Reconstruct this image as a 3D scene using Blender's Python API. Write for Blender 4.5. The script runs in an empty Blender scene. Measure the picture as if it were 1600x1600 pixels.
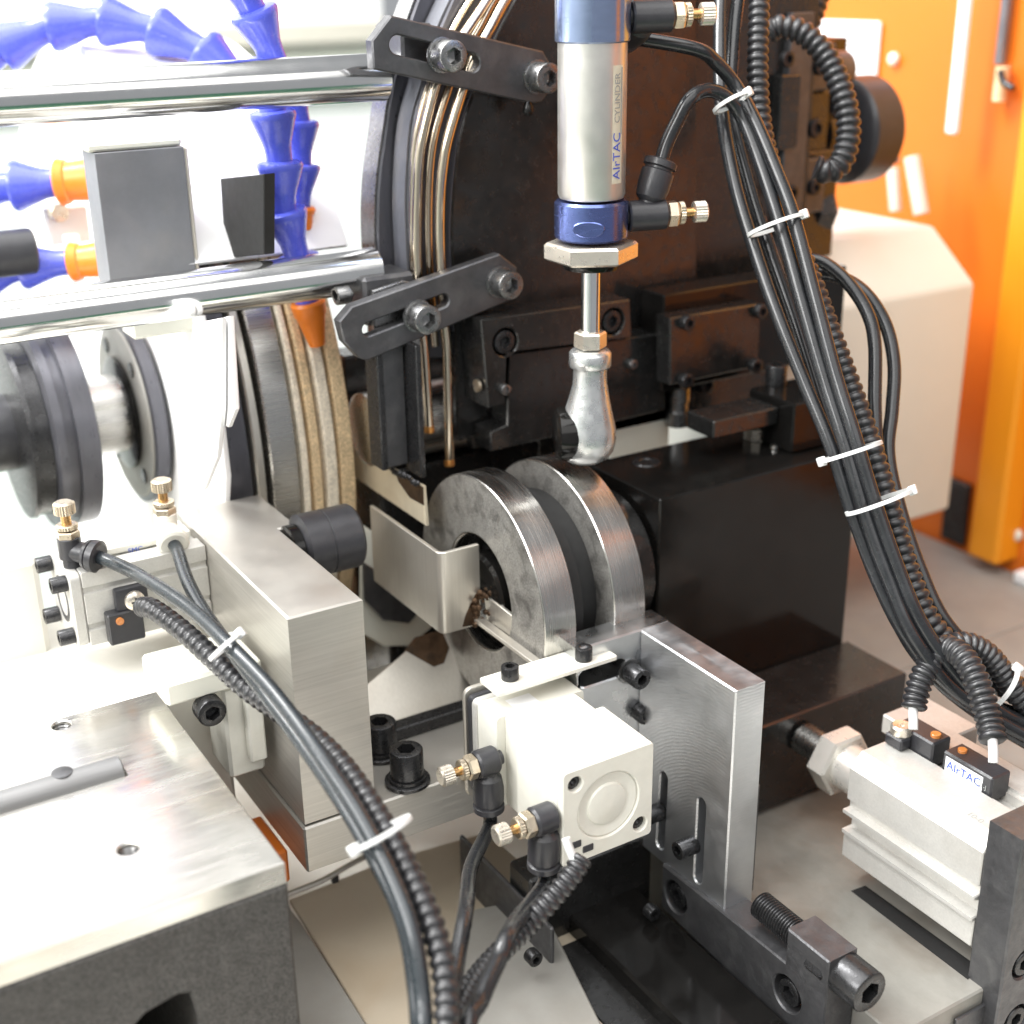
import bpy, bmesh, math, random
import numpy as np
from mathutils import Vector, Matrix
random.seed(7)
C = bpy.context.scene.collection
S = 0.001                                   # everything below is written in millimetres

# ------------------------------------------------------------------ camera
F = 2112.0                                  # focal length in pixels of the 1600 px photograph
def cam_rows(yaw, pitch, roll):
    y, p, r = np.radians([yaw, pitch, roll]); cy, sy = np.cos(y), np.sin(y)
    fwd = np.array([sy*np.cos(p), cy*np.cos(p), -np.sin(p)])
    right = np.array([cy, -sy, 0]); up = np.cross(right, fwd)
    return np.array([np.cos(r)*right+np.sin(r)*up, -np.sin(r)*right+np.cos(r)*up, fwd])
CM = cam_rows(31.13, 22.0, -0.88)
CAM = np.array([-216., -357., 400.])
cd = bpy.data.cameras.new('camera'); cam = bpy.data.objects.new('camera', cd); C.objects.link(cam)
cd.sensor_width = 36; cd.sensor_fit = 'HORIZONTAL'; cd.lens = F/1600*36
cd.clip_start = 0.02; cd.clip_end = 30
m = Matrix.Identity(4)
for i in range(3):
    m[i][0] = CM[0][i]; m[i][1] = CM[1][i]; m[i][2] = -CM[2][i]; m[i][3] = CAM[i]*S
cam.matrix_world = m
cd.dof.use_dof = True; cd.dof.focus_distance = 0.425; cd.dof.aperture_fstop = 8.5
bpy.context.scene.camera = cam

# ------------------------------------------------------------------ light
w = bpy.data.worlds.new('World'); bpy.context.scene.world = w; w.use_nodes = True
bg = w.node_tree.nodes['Background']; bg.inputs[0].default_value = (0.93, 0.96, 1.0, 1); bg.inputs[1].default_value = 0.36
def area(name, loc, target, sx, sy, power, col):
    l = bpy.data.lights.new(name, 'AREA'); l.shape = 'RECTANGLE'; l.size = sx; l.size_y = sy; l.energy = power; l.color = col
    o = bpy.data.objects.new(name, l); C.objects.link(o); o.location = loc
    o.rotation_euler = (Vector(target)-Vector(loc)).to_track_quat('-Z', 'Y').to_euler(); return o
area('area_lamp', (-0.40, 0.05, 1.55), (-0.05, 0.05, 0.2), 2.0, 1.7, 41, (1, 0.99, 0.97))  # ceiling lamp overhead
area('area_lamp', (-1.25, -0.15, 1.0), (-0.05, 0.05, 0.2), 0.9, 0.5, 20, (1, 0.99, 0.98))  # fill light added at the left, not a ceiling fitting
area('area_lamp', (-0.15, -1.25, 1.15), (0.0, 0, 0.2), 1.7, 0.8, 8, (1, 0.98, 0.95))  # added over the camera to put highlights on rods and tubes
area('area_lamp', (-0.9, 0.75, 1.7), (-0.3, 1.5, 0.3), 1.2, 0.4, 60, (1, 1, 0.99))  # added lamp, there only to whiten the back wall
vs = bpy.context.scene.view_settings
vs.view_transform = 'Standard'; vs.look = 'None'; vs.gamma = 1.0; vs.exposure = 0.16
bpy.context.scene.cycles.use_denoising = True
bpy.context.scene.cycles.max_bounces = 8

# ------------------------------------------------------------------ measuring helpers
def ray(x, y): return CM[0]*(x-800)/F - CM[1]*(y-800)/F + CM[2]
def P(x, y, d): return CAM + ray(x, y)*d
def dep(p): return float(CM[2] @ (np.asarray(p, float)-CAM))
def on(x, y, ax, val):
    r = ray(x, y); i = 'xyz'.index(ax); return CAM + r*((val-CAM[i])/r[i])
AX = {'x': np.array([1., 0, 0]), 'y': np.array([0, 1., 0]), 'z': np.array([0, 0, 1.])}
def ext(p, ax, x, y):
    a = AX[ax] if isinstance(ax, str) else np.asarray(ax, float); r = ray(x, y)
    return float(np.linalg.lstsq(np.array([a, -r]).T, CAM-np.asarray(p), rcond=None)[0][0])
def unit(v): v = np.asarray(v, float); return v/np.linalg.norm(v)

# ------------------------------------------------------------------ materials
def mat(name, col, met=0.0, rough=0.5, var=0.12, vs=120, rvar=0.12, bump=0.0, bs=900, stretch=(1, 1, 1), stain=None, ss=60, sa=0.4,
        spec=0.5, coat=0.0, trans=0.0, emit=None, speck=0.0, wear=0.0):
    m = bpy.data.materials.new(name); m.use_nodes = True; nt = m.node_tree; N = nt.nodes; L = nt.links
    b = N['Principled BSDF']; b.inputs['Metallic'].default_value = met; b.inputs['Roughness'].default_value = rough
    b.inputs['Specular IOR Level'].default_value = spec; b.inputs['Coat Weight'].default_value = coat
    b.inputs['Coat Roughness'].default_value = 0.12
    if trans: b.inputs['Transmission Weight'].default_value = trans
    tc = N.new('ShaderNodeTexCoord'); mp = N.new('ShaderNodeMapping'); mp.inputs['Scale'].default_value = stretch
    L.new(tc.outputs['Object'], mp.inputs[0])
    n1 = N.new('ShaderNodeTexNoise'); n1.inputs['Scale'].default_value = vs; n1.inputs['Detail'].default_value = 6; n1.inputs['Roughness'].default_value = .65
    L.new(mp.outputs[0], n1.inputs['Vector'])
    mr = N.new('ShaderNodeMapRange'); mr.inputs[1].default_value = .25; mr.inputs[2].default_value = .75
    mr.inputs[3].default_value = 1-var; mr.inputs[4].default_value = 1+var
    L.new(n1.outputs[0], mr.inputs[0])
    mx = N.new('ShaderNodeMix'); mx.data_type = 'RGBA'; mx.blend_type = 'MULTIPLY'; mx.inputs[0].default_value = 1
    mx.inputs[6].default_value = (*col, 1); L.new(mr.outputs[0], mx.inputs[7]); out = mx.outputs[2]
    if stain:
        n2 = N.new('ShaderNodeTexNoise'); n2.inputs['Scale'].default_value = ss; n2.inputs['Detail'].default_value = 5; n2.inputs['Distortion'].default_value = .6
        L.new(tc.outputs['Object'], n2.inputs['Vector'])
        r2 = N.new('ShaderNodeMapRange'); r2.inputs[1].default_value = .5; r2.inputs[2].default_value = .72; r2.inputs[4].default_value = sa
        L.new(n2.outputs[0], r2.inputs[0])
        m2 = N.new('ShaderNodeMix'); m2.data_type = 'RGBA'; L.new(r2.outputs[0], m2.inputs[0]); L.new(out, m2.inputs[6]); m2.inputs[7].default_value = (*stain, 1); out = m2.outputs[2]
    if speck:
        n4 = N.new('ShaderNodeTexNoise'); n4.inputs['Scale'].default_value = 1500; n4.inputs['Detail'].default_value = 2
        L.new(tc.outputs['Object'], n4.inputs['Vector'])
        r4 = N.new('ShaderNodeMapRange'); r4.inputs[1].default_value = .3; r4.inputs[2].default_value = .7; r4.inputs[3].default_value = 1-speck; r4.inputs[4].default_value = 1+speck
        L.new(n4.outputs[0], r4.inputs[0])
        m4 = N.new('ShaderNodeMix'); m4.data_type = 'RGBA'; m4.blend_type = 'MULTIPLY'; m4.inputs[0].default_value = 1
        L.new(out, m4.inputs[6]); L.new(r4.outputs[0], m4.inputs[7]); out = m4.outputs[2]
    L.new(out, b.inputs['Base Color'])
    n3 = N.new('ShaderNodeTexNoise'); n3.inputs['Scale'].default_value = vs*2.3; n3.inputs['Detail'].default_value = 4
    L.new(mp.outputs[0], n3.inputs['Vector'])
    r3 = N.new('ShaderNodeMapRange'); r3.inputs[1].default_value = .3; r3.inputs[2].default_value = .7
    r3.inputs[3].default_value = max(.02, rough-rvar*.5); r3.inputs[4].default_value = min(1, rough+rvar*.5)
    L.new(n3.outputs[0], r3.inputs[0]); L.new(r3.outputs[0], b.inputs['Roughness'])
    if bump:
        nb = N.new('ShaderNodeTexNoise'); nb.inputs['Scale'].default_value = bs; nb.inputs['Detail'].default_value = 3
        L.new(mp.outputs[0], nb.inputs['Vector'])
        bp = N.new('ShaderNodeBump'); bp.inputs['Strength'].default_value = bump; bp.inputs['Distance'].default_value = 0.0004
        L.new(nb.outputs[0], bp.inputs['Height']); L.new(bp.outputs[0], b.inputs['Normal'])
    if emit:
        b.inputs['Emission Color'].default_value = (*emit, 1); b.inputs['Emission Strength'].default_value = 1
    return m
K = {}
K['ground'] = mat('ground_steel', (.52, .50, .46), .75, .38, .13, 200, .16, .12, 500, (.12, .12, 5), (.40, .35, .28), 30, .22)
K['polish'] = mat('polished_top', (.62, .605, .57), .85, .22, .07, 60, .16, .05, 300, (.3, 4, 1), (.42, .34, .23), 16, .45)
K['cast'] = mat('cast_iron', (.060, .057, .053), .1, .62, .25, 240, .2, .9, 1400, speck=.55)
K['alu'] = mat('anodised_aluminium', (.54, .53, .50), .35, .42, .06, 200, .1, .1, 1800, speck=.05, stain=(.4, .37, .32), ss=70, sa=.2)
K['white'] = mat('pale_housing', (.70, .69, .62), .1, .42, .05, 200, .1, .06, 1500, stain=(.52, .47, .36), ss=60, sa=.2)
K['rawalu'] = mat('milled_aluminium', (.56, .57, .58), 1, .30, .1, 60, .2, .2, 260, (1, 1, 1))
K['chrome'] = mat('chrome', (.80, .80, .79), 1, .15, .04, 60, .05)
K['steel'] = mat('turned_steel', (.50, .49, .47), 1, .28, .08, 60, .12, .08, 500, (.2, 8, 8))
K['worn'] = mat('worn_ring_face', (.33, .32, .30), .7, .42, .2, 200, .2, .15, 900, stain=(.08, .075, .07), ss=110, sa=.8, speck=.25)
K['sheet'] = mat('stainless_sheet', (.64, .61, .55), .85, .36, .07, 200, .12, .06, 700, (5, 5, .12), (.40, .33, .25), 40, .2)
K['burnt'] = mat('heat_tinted_steel', (.10, .06, .035), .8, .42, .5, 130, .2, .2, 500, (1, 1, 1), (.03, .025, .02), 120, .9)
K['link'] = mat('blackened_plate', (.10, .10, .105), .7, .42, .22, 150, .2, .25, 900, (1, 1, 1), (.19, .19, .19), 130, .35)
K['black'] = mat('black_oxide', (.013, .0127, .0124), 0, .23, .35, 150, .15, .08, 700, stain=(.03, .029, .028), ss=90, sa=.4, spec=.7)
K['blackg'] = mat('black_gloss', (.008, .0075, .007), 0, .14, .4, 80, .08, .03, 300, spec=.3)
K['bolt'] = mat('bolt_black', (.05, .05, .052), .75, .30, .25, 300, .15, .1, 1500)
K['boltg'] = mat('bolt_grey', (.26, .26, .26), .95, .30, .2, 300, .15, .1, 1500)
K['tube'] = mat('black_tube', (.016, .017, .019), 0, .25, .3, 120, .1, .06, 500, spec=.5, coat=.1)
K['tubeg'] = mat('grey_tube', (.017, .022, .026), 0, .28, .2, 120, .1, .05, 500, spec=.5, coat=.15)
K['hose'] = mat('corrugated_hose', (.020, .020, .022), 0, .33, .3, 120, .1, .05, 800, spec=.6)
K['plast'] = mat('black_plastic', (.03, .03, .034), 0, .35, .2, 200, .1, .15, 1500)
K['brass'] = mat('nickel_brass', (.62, .54, .42), .9, .32, .1, 200, .15, .1, 900, stain=(.5, .36, .2), ss=200, sa=.4)
K['nick'] = mat('nickel_plating', (.78, .72, .62), .85, .3, .06, 200, .1, .05, 900)
K['gold'] = mat('brass_stem', (.55, .33, .14), 1, .3, .15, 300, .1)
K['copper'] = mat('copper_tip', (.62, .30, .09), .9, .4, .3, 300, .1, .3, 900)
K['blueano'] = mat('blue_anodised', (.13, .17, .40), .9, .24, .08, 150, .1, .05, 600, (1, 1, 4))
K['blueup'] = mat('pale_blue_anodised', (.30, .37, .55), .9, .2, .08, 150, .1, .05, 600, (1, 1, 4))
K['bluepl'] = mat('blue_plastic', (.085, .11, .60), 0, .28, .06, 100, .1, .03, 400, spec=.5, coat=.3)
K['orpl'] = mat('orange_plastic', (.85, .22, .02), 0, .35, .08, 150, .1, .05, 500)
K['orange'] = mat('orange_paint', (.66, .155, .008), 0, .42, .05, 12, .1, .05, 300)
K['orange_lit'] = mat('lit_orange_paint', (.78, .29, .010), 0, .42, .05, 12, .1, .05, 300)  # lighter copy of the orange paint, its sunlit tone put into the colour
K['cover'] = mat('cover_paint', (.60, .64, .60), 0, .45, .04, 20, .1, .05, 300)
K['cream'] = mat('cream_paint', (.70, .70, .62), 0, .45, .04, 20, .1, .05, 300, stain=(.6, .55, .42), ss=20, sa=.2)
K['wall'] = mat('white_wall', (.88, .88, .88), 0, .8, .03, 3)
K['shade'] = mat('beige_trim', (.66, .62, .54), 0, .7, .04, 5)
K['bed'] = mat('painted_bed', (.72, .70, .64), 0, .4, .06, 25, .15, .06, 400, stain=(.42, .36, .26), ss=22, sa=.45)
K['plate'] = mat('oily_steel_plate', (.25, .24, .215), .25, .45, .14, 60, .2, .1, 600, (1.5, 1, 1), (.15, .12, .09), 40, .5)
K['tray'] = mat('tray_paint', (.50, .43, .33), 0, .45, .06, 30, .15, .05, 400, stain=(.40, .30, .19), ss=22, sa=.5)
K['face'] = mat('dull_sheet', (.31, .30, .275), .3, .5, .1, 40, .15, .05, 500, stain=(.24, .21, .17), ss=30, sa=.4)
K['tan'] = mat('abrasive', (.70, .53, .32), 0, .85, .25, 220, .1, .8, 900, speck=.35)
K['tanl'] = mat('abrasive_pale', (.80, .72, .58), 0, .8, .25, 220, .1, .7, 900, speck=.25)
K['gunm'] = mat('gunmetal', (.11, .11, .125), .6, .34, .15, 60, .15, .05, 500, (6, 1, 1))
K['floor'] = mat('green_floor', (.05, .20, .11), 0, .35, .05, 3)
K['table'] = mat('table_steel', (.26, .255, .24), .1, .5, .1, 60, .15, .08, 500, stain=(.32, .30, .26), ss=30, sa=.35)
K['clear'] = mat('nylon', (.62, .63, .62), 0, .3, .05, 300, .1, spec=.5)
K['ink'] = mat('blue_ink', (.05, .10, .50), 0, .5, .05)
K['greyink'] = mat('grey_ink', (.30, .31, .30), 0, .5, .05)
K['label'] = mat('label_stock', (.84, .80, .68), 0, .4, .06, 200)
K['labelw'] = mat('label_white', (.82, .83, .85), 0, .35, .03, 200)
K['greyb'] = mat('grey_block', (.15, .155, .175), .3, .5, .18, 60, .15, .1, 400, stain=(.24, .22, .21), ss=50, sa=.5)
K['bar'] = mat('grey_bar', (.19, .19, .19), .5, .45, .12, 120, .1, .1, 500, (.3, 4, 4))
K['tubest'] = mat('tube_steel', (.60, .52, .41), 1, .17, .06, 40, .06, .02, 300)
K['brassy'] = mat('straw_tinted_sheet', (.74, .66, .50), .55, .42, .06, 200, .12, .06, 700, (5, 5, .12), (.45, .33, .2), 60, .3)
K['nickb'] = mat('bright_nickel', (.80, .78, .73), .55, .3, .05, 100, .1, .03, 600)
K['grey'] = mat('mid_grey_block', (.20, .205, .22), .2, .55, .15, 50, .15, .1, 400, stain=(.27, .26, .25), ss=40, sa=.5)
K['dark'] = mat('dark_void', (.008, .008, .008), 0, .7, .2)
K['cyl'] = mat('barrel_steel', (.70, .68, .64), .85, .36, .06, 90, .1, .05, 500, (1, 1, 1), (.5, .44, .36), 50, .25)
K['clevis'] = mat('cast_zinc', (.62, .63, .63), .85, .3, .12, 120, .2, .25, 300)
K['orled'] = mat('amber_led', (.55, .20, .05), 0, .25, .05, 200, coat=.5)

# ------------------------------------------------------------------ object helpers
ORG = {}
def thing(name, label, cat, loc, group=None):
    o = bpy.data.objects.new(name, None); C.objects.link(o); loc = np.asarray(loc, float)
    o.location = Vector(loc*S); o.empty_display_size = .005; ORG[o.name] = loc
    o['label'] = label; o['category'] = cat
    if group: o['group'] = group
    return o
def tag(o, label, cat, group=None):
    o['label'] = label; o['category'] = cat
    if group: o['group'] = group
    return o
def origin(p): return ORG[p.name] if p is not None else np.zeros(3)
def link(name, me, mt, parent=None, loc=None, ang=32):
    """mesh data in world millimetres -> one object with its origin at loc (default: its centre)"""
    vn = len(me.vertices); co = np.empty(vn*3); me.vertices.foreach_get('co', co); co = co.reshape(-1, 3)
    if loc is None: loc = (co.min(0)+co.max(0))/2
    loc = np.asarray(loc, float); co = (co-loc)*S; me.vertices.foreach_set('co', co.ravel())
    me.materials.clear(); me.materials.append(mt if not isinstance(mt, str) else K[mt])
    me.polygons.foreach_set('use_smooth', [True]*len(me.polygons)); me.set_sharp_from_angle(angle=math.radians(ang)); me.update()
    o = bpy.data.objects.new(name, me); C.objects.link(o); o.parent = parent
    o.location = Vector((loc-origin(parent))*S); ORG[o.name] = loc
    return o
def fin(bm, name, mt, parent=None, loc=None, ang=32):
    bmesh.ops.recalc_face_normals(bm, faces=bm.faces[:])
    me = bpy.data.meshes.new(name); bm.to_mesh(me); bm.free(); return link(name, me, mt, parent, loc, ang)
def struct(o): o['kind'] = 'structure'; return o

def b_box(bm, lo, hi, bev=0.4, seg=1):
    lo, hi = np.minimum(lo, hi), np.maximum(lo, hi)
    vs = [bm.verts.new((lo[0] if i & 1 == 0 else hi[0], lo[1] if i & 2 == 0 else hi[1], lo[2] if i & 4 == 0 else hi[2])) for i in range(8)]
    fs = [bm.faces.new([vs[i] for i in q]) for q in ((0, 2, 3, 1), (4, 5, 7, 6), (0, 1, 5, 4), (2, 6, 7, 3), (0, 4, 6, 2), (1, 3, 7, 5))]
    if bev: bmesh.ops.bevel(bm, geom=list({e for f in fs for e in f.edges}), offset=bev, segments=seg, affect='EDGES', profile=.5)
def box(name, lo, hi, mt, parent=None, bev=0.4, seg=1):
    bm = bmesh.new(); b_box(bm, lo, hi, bev, seg); return fin(bm, name, mt, parent)
def frame(axis):
    a = unit(axis); h = np.array([0, 0, 1.]) if abs(a[2]) < .9 else np.array([1., 0, 0])
    u = unit(np.cross(h, a)); return u, np.cross(a, u), a
def ring_r(kind, r, th):
    if kind == 'hex': k = math.radians(30); return r*math.cos(k)/math.cos(((th) % (2*k))-k)
    if kind == 'knurl': return r*(1+.035*(1 if int(round(th/(2*math.pi)*48)) % 2 else -1))
    return r
def b_lathe(bm, org, axis, prof, n=24, cap=True):
    u, v, a = frame(axis); org = np.asarray(org, float); rings = []
    if any(len(q) > 2 and q[2] == 'knurl' for q in prof): n = 48
    for q in prof:
        kind = q[2] if len(q) > 2 else ''
        rings.append([bm.verts.new(org+a*q[0]+(u*math.cos(2*math.pi*i/n)+v*math.sin(2*math.pi*i/n))*ring_r(kind, q[1], 2*math.pi*i/n)) for i in range(n)])
    for A, B in zip(rings, rings[1:]):
        for i in range(n): bm.faces.new((A[i], A[(i+1) % n], B[(i+1) % n], B[i]))
    if cap: bm.faces.new(rings[0][::-1]); bm.faces.new(rings[-1])
def lathe(name, org, axis, prof, mt, parent=None, n=24, cap=True, ang=32):
    bm = bmesh.new(); b_lathe(bm, org, axis, prof, n, cap); return fin(bm, name, mt, parent, ang=ang)
def cyl(name, org, axis, r, h, mt, parent=None, n=24, c=None):
    c = min(r, h)*.08 if c is None else c
    return lathe(name, org, axis, [(0, r-c), (c, r), (h-c, r), (h, r-c)], mt, parent, n)
def path(pts, step=1.2):
    p = np.array(pts, float); p = np.vstack([2*p[0]-p[1], p, 2*p[-1]-p[-2]]); out = []
    for i in range(1, len(p)-2):
        n = max(3, int(np.linalg.norm(p[i+1]-p[i])/step))
        for k in range(n):
            t = k/n; a, b, c, d = p[i-1:i+3]
            out.append(.5*(2*b+(c-a)*t+(2*a-5*b+4*c-d)*t*t+(3*b-a-3*c+d)*t**3))
    out.append(p[-2]); return np.array(out)
def resample(q, step):
    s = np.r_[0, np.cumsum(np.linalg.norm(np.diff(q, axis=0), axis=1))]; n = max(2, int(round(s[-1]/step)))
    t = np.linspace(0, s[-1], n+1); return np.array([np.interp(t, s, q[:, i]) for i in range(3)]).T
def b_sweep(bm, q, rad, n=12, cap=True):
    T = np.gradient(q, axis=0); T /= np.linalg.norm(T, axis=1)[:, None]; u = frame(T[0])[0]; rings = []
    for i, (p, t) in enumerate(zip(q, T)):
        u = unit(u-t*(u@t)); v = np.cross(t, u); r = rad[i] if hasattr(rad, '__len__') else rad
        rings.append([bm.verts.new(p+(u*math.cos(2*math.pi*k/n)+v*math.sin(2*math.pi*k/n))*r) for k in range(n)])
    for A, B in zip(rings, rings[1:]):
        for i in range(n): bm.faces.new((A[i], A[(i+1) % n], B[(i+1) % n], B[i]))
    if cap: bm.faces.new(rings[0][::-1]); bm.faces.new(rings[-1])
def pts3(pp):
    """(x, y, depth or None) -> points; missing depths are interpolated along the list"""
    idx = [i for i, q in enumerate(pp) if q[2] is not None]; d = np.interp(range(len(pp)), idx, [pp[i][2] for i in idx])
    return [P(q[0], q[1], d[i]) for i, q in enumerate(pp)]
def tube(name, pp, r, mt, parent=None, raw=False, n=14):
    q = resample(path(pp if raw else pts3(pp), .5), 1.3); bm = bmesh.new(); b_sweep(bm, q, r, n); return fin(bm, name, mt, parent, ang=60)
def hose(name, pp, r, mt='hose', pitch=3.1, parent=None, raw=False, r1=None):
    q = path(pp if raw else pts3(pp), .15); q = resample(q, pitch/8); prof = [.80, .91, .98, 1., 1., .98, .91, .80]; n = len(q)
    rr = np.linspace(r, r1 or r, n); bm = bmesh.new(); b_sweep(bm, q, [rr[i]*prof[i % 8] for i in range(n)], 16); return fin(bm, name, mt, parent, ang=70)
def slab(name, org, u, v, poly, holes, depth, mt, parent=None, bev=.4, res=1, ang=32):
    """outline (with holes) in the plane org,u,v extruded by depth against u x v"""
    cu = bpy.data.curves.new('outline', 'CURVE'); cu.dimensions = '2D'; cu.fill_mode = 'BOTH'
    cu.bevel_depth = bev; cu.bevel_resolution = 0; cu.offset = -bev; cu.extrude = depth/2-bev
    for pl in [poly]+list(holes):
        sp = cu.splines.new('POLY'); sp.points.add(len(pl)-1); sp.use_cyclic_u = True
        for k, q in enumerate(pl): sp.points[k].co = (q[0], q[1], 0, 1)
    o = bpy.data.objects.new('outline', cu); me = bpy.data.meshes.new_from_object(o); bpy.data.objects.remove(o)
    u, v = unit(u), unit(v); n = np.cross(u, v); org = np.asarray(org, float)
    bm = bmesh.new(); bm.from_mesh(me); bmesh.ops.remove_doubles(bm, verts=bm.verts[:], dist=.0005)
    for vt in bm.verts:
        c = vt.co.copy(); vt.co = org+c[0]*u+c[1]*v+(c[2]-depth/2)*n
    bpy.data.meshes.remove(me); return fin(bm, name, mt, parent, ang=ang)
def circ(cx, cy, r, n=24): return [(cx+r*math.cos(2*math.pi*i/n), cy+r*math.sin(2*math.pi*i/n)) for i in range(n)]
def capsule(a, b, r, n=8):
    a, b = np.array(a, float), np.array(b, float); t = math.atan2(*(b-a)[::-1]); o = []
    for i in range(n+1): o.append(b+r*np.array([math.cos(t-math.pi/2+math.pi*i/n), math.sin(t-math.pi/2+math.pi*i/n)]))
    for i in range(n+1): o.append(a+r*np.array([math.cos(t+math.pi/2+math.pi*i/n), math.sin(t+math.pi/2+math.pi*i/n)]))
    return [tuple(q) for q in o]
def rrect(x0, y0, x1, y1, r, n=4):
    o = []
    for cx, cy, s in ((x1-r, y0+r, -90), (x1-r, y1-r, 0), (x0+r, y1-r, 90), (x0+r, y0+r, 180)):
        for i in range(n+1): a = math.radians(s+90*i/n); o.append((cx+r*math.cos(a), cy+r*math.sin(a)))
    return o
SCREW = {}
def screw(parent, pos, axis, R, H, mt='bolt', name='socket_screw'):
    """socket head cap screw, its head standing H proud along axis from pos; mesh data shared between alike screws"""
    key = (round(R, 2), round(H, 2), mt if isinstance(mt, str) else mt.name)
    if key not in SCREW:
        bm = bmesh.new(); c = R*.1
        b_lathe(bm, (0, 0, 0), (0, 0, 1), [(-1, R*.5), (0, R*.5), (0, R*.96), (c*.6, R), (H-c, R), (H-c*.3, R*.96), (H, R*.88), (H, R*.56, 'hex'), (H*.45, R*.56, 'hex'), (H*.38, R*.2)], 24)
        bmesh.ops.recalc_face_normals(bm, faces=bm.faces[:]); bm.transform(Matrix.Scale(S, 4))
        me = bpy.data.meshes.new(name); bm.to_mesh(me); bm.free(); me.materials.append(K[mt])
        me.polygons.foreach_set('use_smooth', [True]*len(me.polygons)); me.set_sharp_from_angle(angle=math.radians(32)); SCREW[key] = me
    o = bpy.data.objects.new(name, SCREW[key]); C.objects.link(o); o.parent = parent
    o.location = Vector((np.asarray(pos, float)-origin(parent))*S); o.rotation_euler = Vector(axis).to_track_quat('Z', 'Y').to_euler()
    ORG[o.name] = np.asarray(pos, float); return o
def text(parent, s, org, u, v, size, mt, name='lettering', align='LEFT', ext_=.02):
    cu = bpy.data.curves.new('lettering', 'FONT'); cu.body = s; cu.size = size; cu.align_x = align; cu.align_y = 'CENTER'; cu.extrude = ext_; cu.resolution_u = 3
    o = bpy.data.objects.new('lettering', cu); me = bpy.data.meshes.new_from_object(o); bpy.data.objects.remove(o)
    u, v = unit(u), unit(v); n = np.cross(u, v)
    for vt in me.vertices: c = vt.co.copy(); vt.co = np.asarray(org)+c[0]*u+c[1]*v+c[2]*n
    return link(name, me, mt, parent)
def zip_tie(label, c, axis, r, rw=None, head=0, wdt=1.25, group='nylon zip ties round the tube bundles'):
    """flattened nylon loop round a bundle: r across, rw the other way, with its lock head"""
    a = unit(axis); rw = rw or r; c = np.asarray(c, float); u = unit(np.cross(a, c-CAM)); v = np.cross(a, u)
    t = thing('zip_tie', label, 'zip tie', c, group); bm = bmesh.new(); n = 28; L = []
    for i in range(n):
        th = 2*math.pi*i/n; d = u*math.cos(th)*r+v*math.sin(th)*rw; e = unit(d)*.55
        L.append([bm.verts.new(c+d+a*wdt/2), bm.verts.new(c+d+e*2+a*wdt/2), bm.verts.new(c+d+e*2-a*wdt/2), bm.verts.new(c+d-a*wdt/2)])
    for i in range(n):
        A, B = L[i], L[(i+1) % n]
        for k in range(4): bm.faces.new((A[k], A[(k+1) % 4], B[(k+1) % 4], B[k]))
    fin(bm, 'band', 'clear', t)
    th = math.radians(head); d = c+(u*math.cos(th)*r+v*math.sin(th)*rw); o = unit(d-c); s = np.cross(a, o); bm = bmesh.new()
    b_box(bm, (-1.5, -1.25, -.6), (1.5, 1.25, 2.2), .45, 2)
    for vt in bm.verts: q = vt.co.copy(); vt.co = d+a*q[0]+s*q[1]+o*q[2]
    fin(bm, 'lock_head', 'clear', t); return t
def valve(root, p, ax, tx, s=1.0, body='plast', hexm='brass', knob='nick', collar=None, L=8, cl=9):
    """flow control fitting: body along ax from port p, knurled adjusting knob at its end, tube collar along tx"""
    ax, tx = unit(ax), unit(tx); p = np.asarray(p, float)
    o = lathe('flow_valve', p, ax, [(-1, 2.4*s), (1, 2.4*s), (1, 4.2*s), (1.6, 4.6*s), (L*s, 4.6*s), (L*s+.8, 4.0*s)], body, root)
    lathe('hex_nut', p+ax*(L*s+.6), ax, [(0, 3.6*s, 'hex'), (.5*s, 4.1*s, 'hex'), (3*s, 4.1*s, 'hex'), (3.6*s, 3.6*s, 'hex')], hexm, o)
    lathe('lock_ring', p+ax*(L*s+4.4*s), ax, [(0, 3.0*s), (.2*s, 3.3*s, 'knurl'), (1.6*s, 3.3*s, 'knurl'), (1.9*s, 2.9*s)], hexm, o)
    cyl('needle_stem', p+ax*(L*s+6*s), ax, 1.5*s, 3.6*s, 'gold', o)
    lathe('adjusting_knob', p+ax*(L*s+9*s), ax, [(0, 2.4*s), (.3*s, 3.1*s, 'knurl'), (3.9*s, 3.1*s, 'knurl'), (4.4*s, 2.4*s)], knob, o)
    q = p+ax*L*s*.5
    lathe('tube_collar', q, tx, [(0, 3.0*s), (cl*s*.45, 3.0*s), (cl*s*.6, 4.4*s), (cl*s*.95, 5.0*s), (cl*s*1.5, 5.0*s), (cl*s*1.55, 4.3*s), (cl*s*1.62, 4.3*s), (cl*s*1.66, 5.1*s), (cl*s*1.85, 5.1*s), (cl*s*1.9, 4.4*s)], collar or body, o)
    return q+tx*cl*s*1.85
#BODY
X, Y, Z = AX['x'], AX['y'], AX['z']
# ================================================================== room and machine bed
struct(box('floor', (-2500, -2500, -905), (2500, 2500, -900), 'floor', bev=0))
struct(box('back_wall', (-2500, 1500, -900), (700, 1520, 2200), 'wall', bev=0))
struct(box('side_wall', (-1900, -2500, -900), (-1880, 1500, 2200), 'wall', bev=0))
g = on(250, 60, 'y', 1495); t = thing('wall_trim', 'beige horizontal trim strip on the white wall at top left', 'wall trim', (g[0], 1490, g[2]))
box('trim_strip', (-1880, 1470, g[2]-14), (690, 1499, g[2]+14), 'shade', t, 1)
box('trim_strip', (-1880, 1485, g[2]-90), (690, 1499, g[2]-24), 'cream', t, 1)

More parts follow.
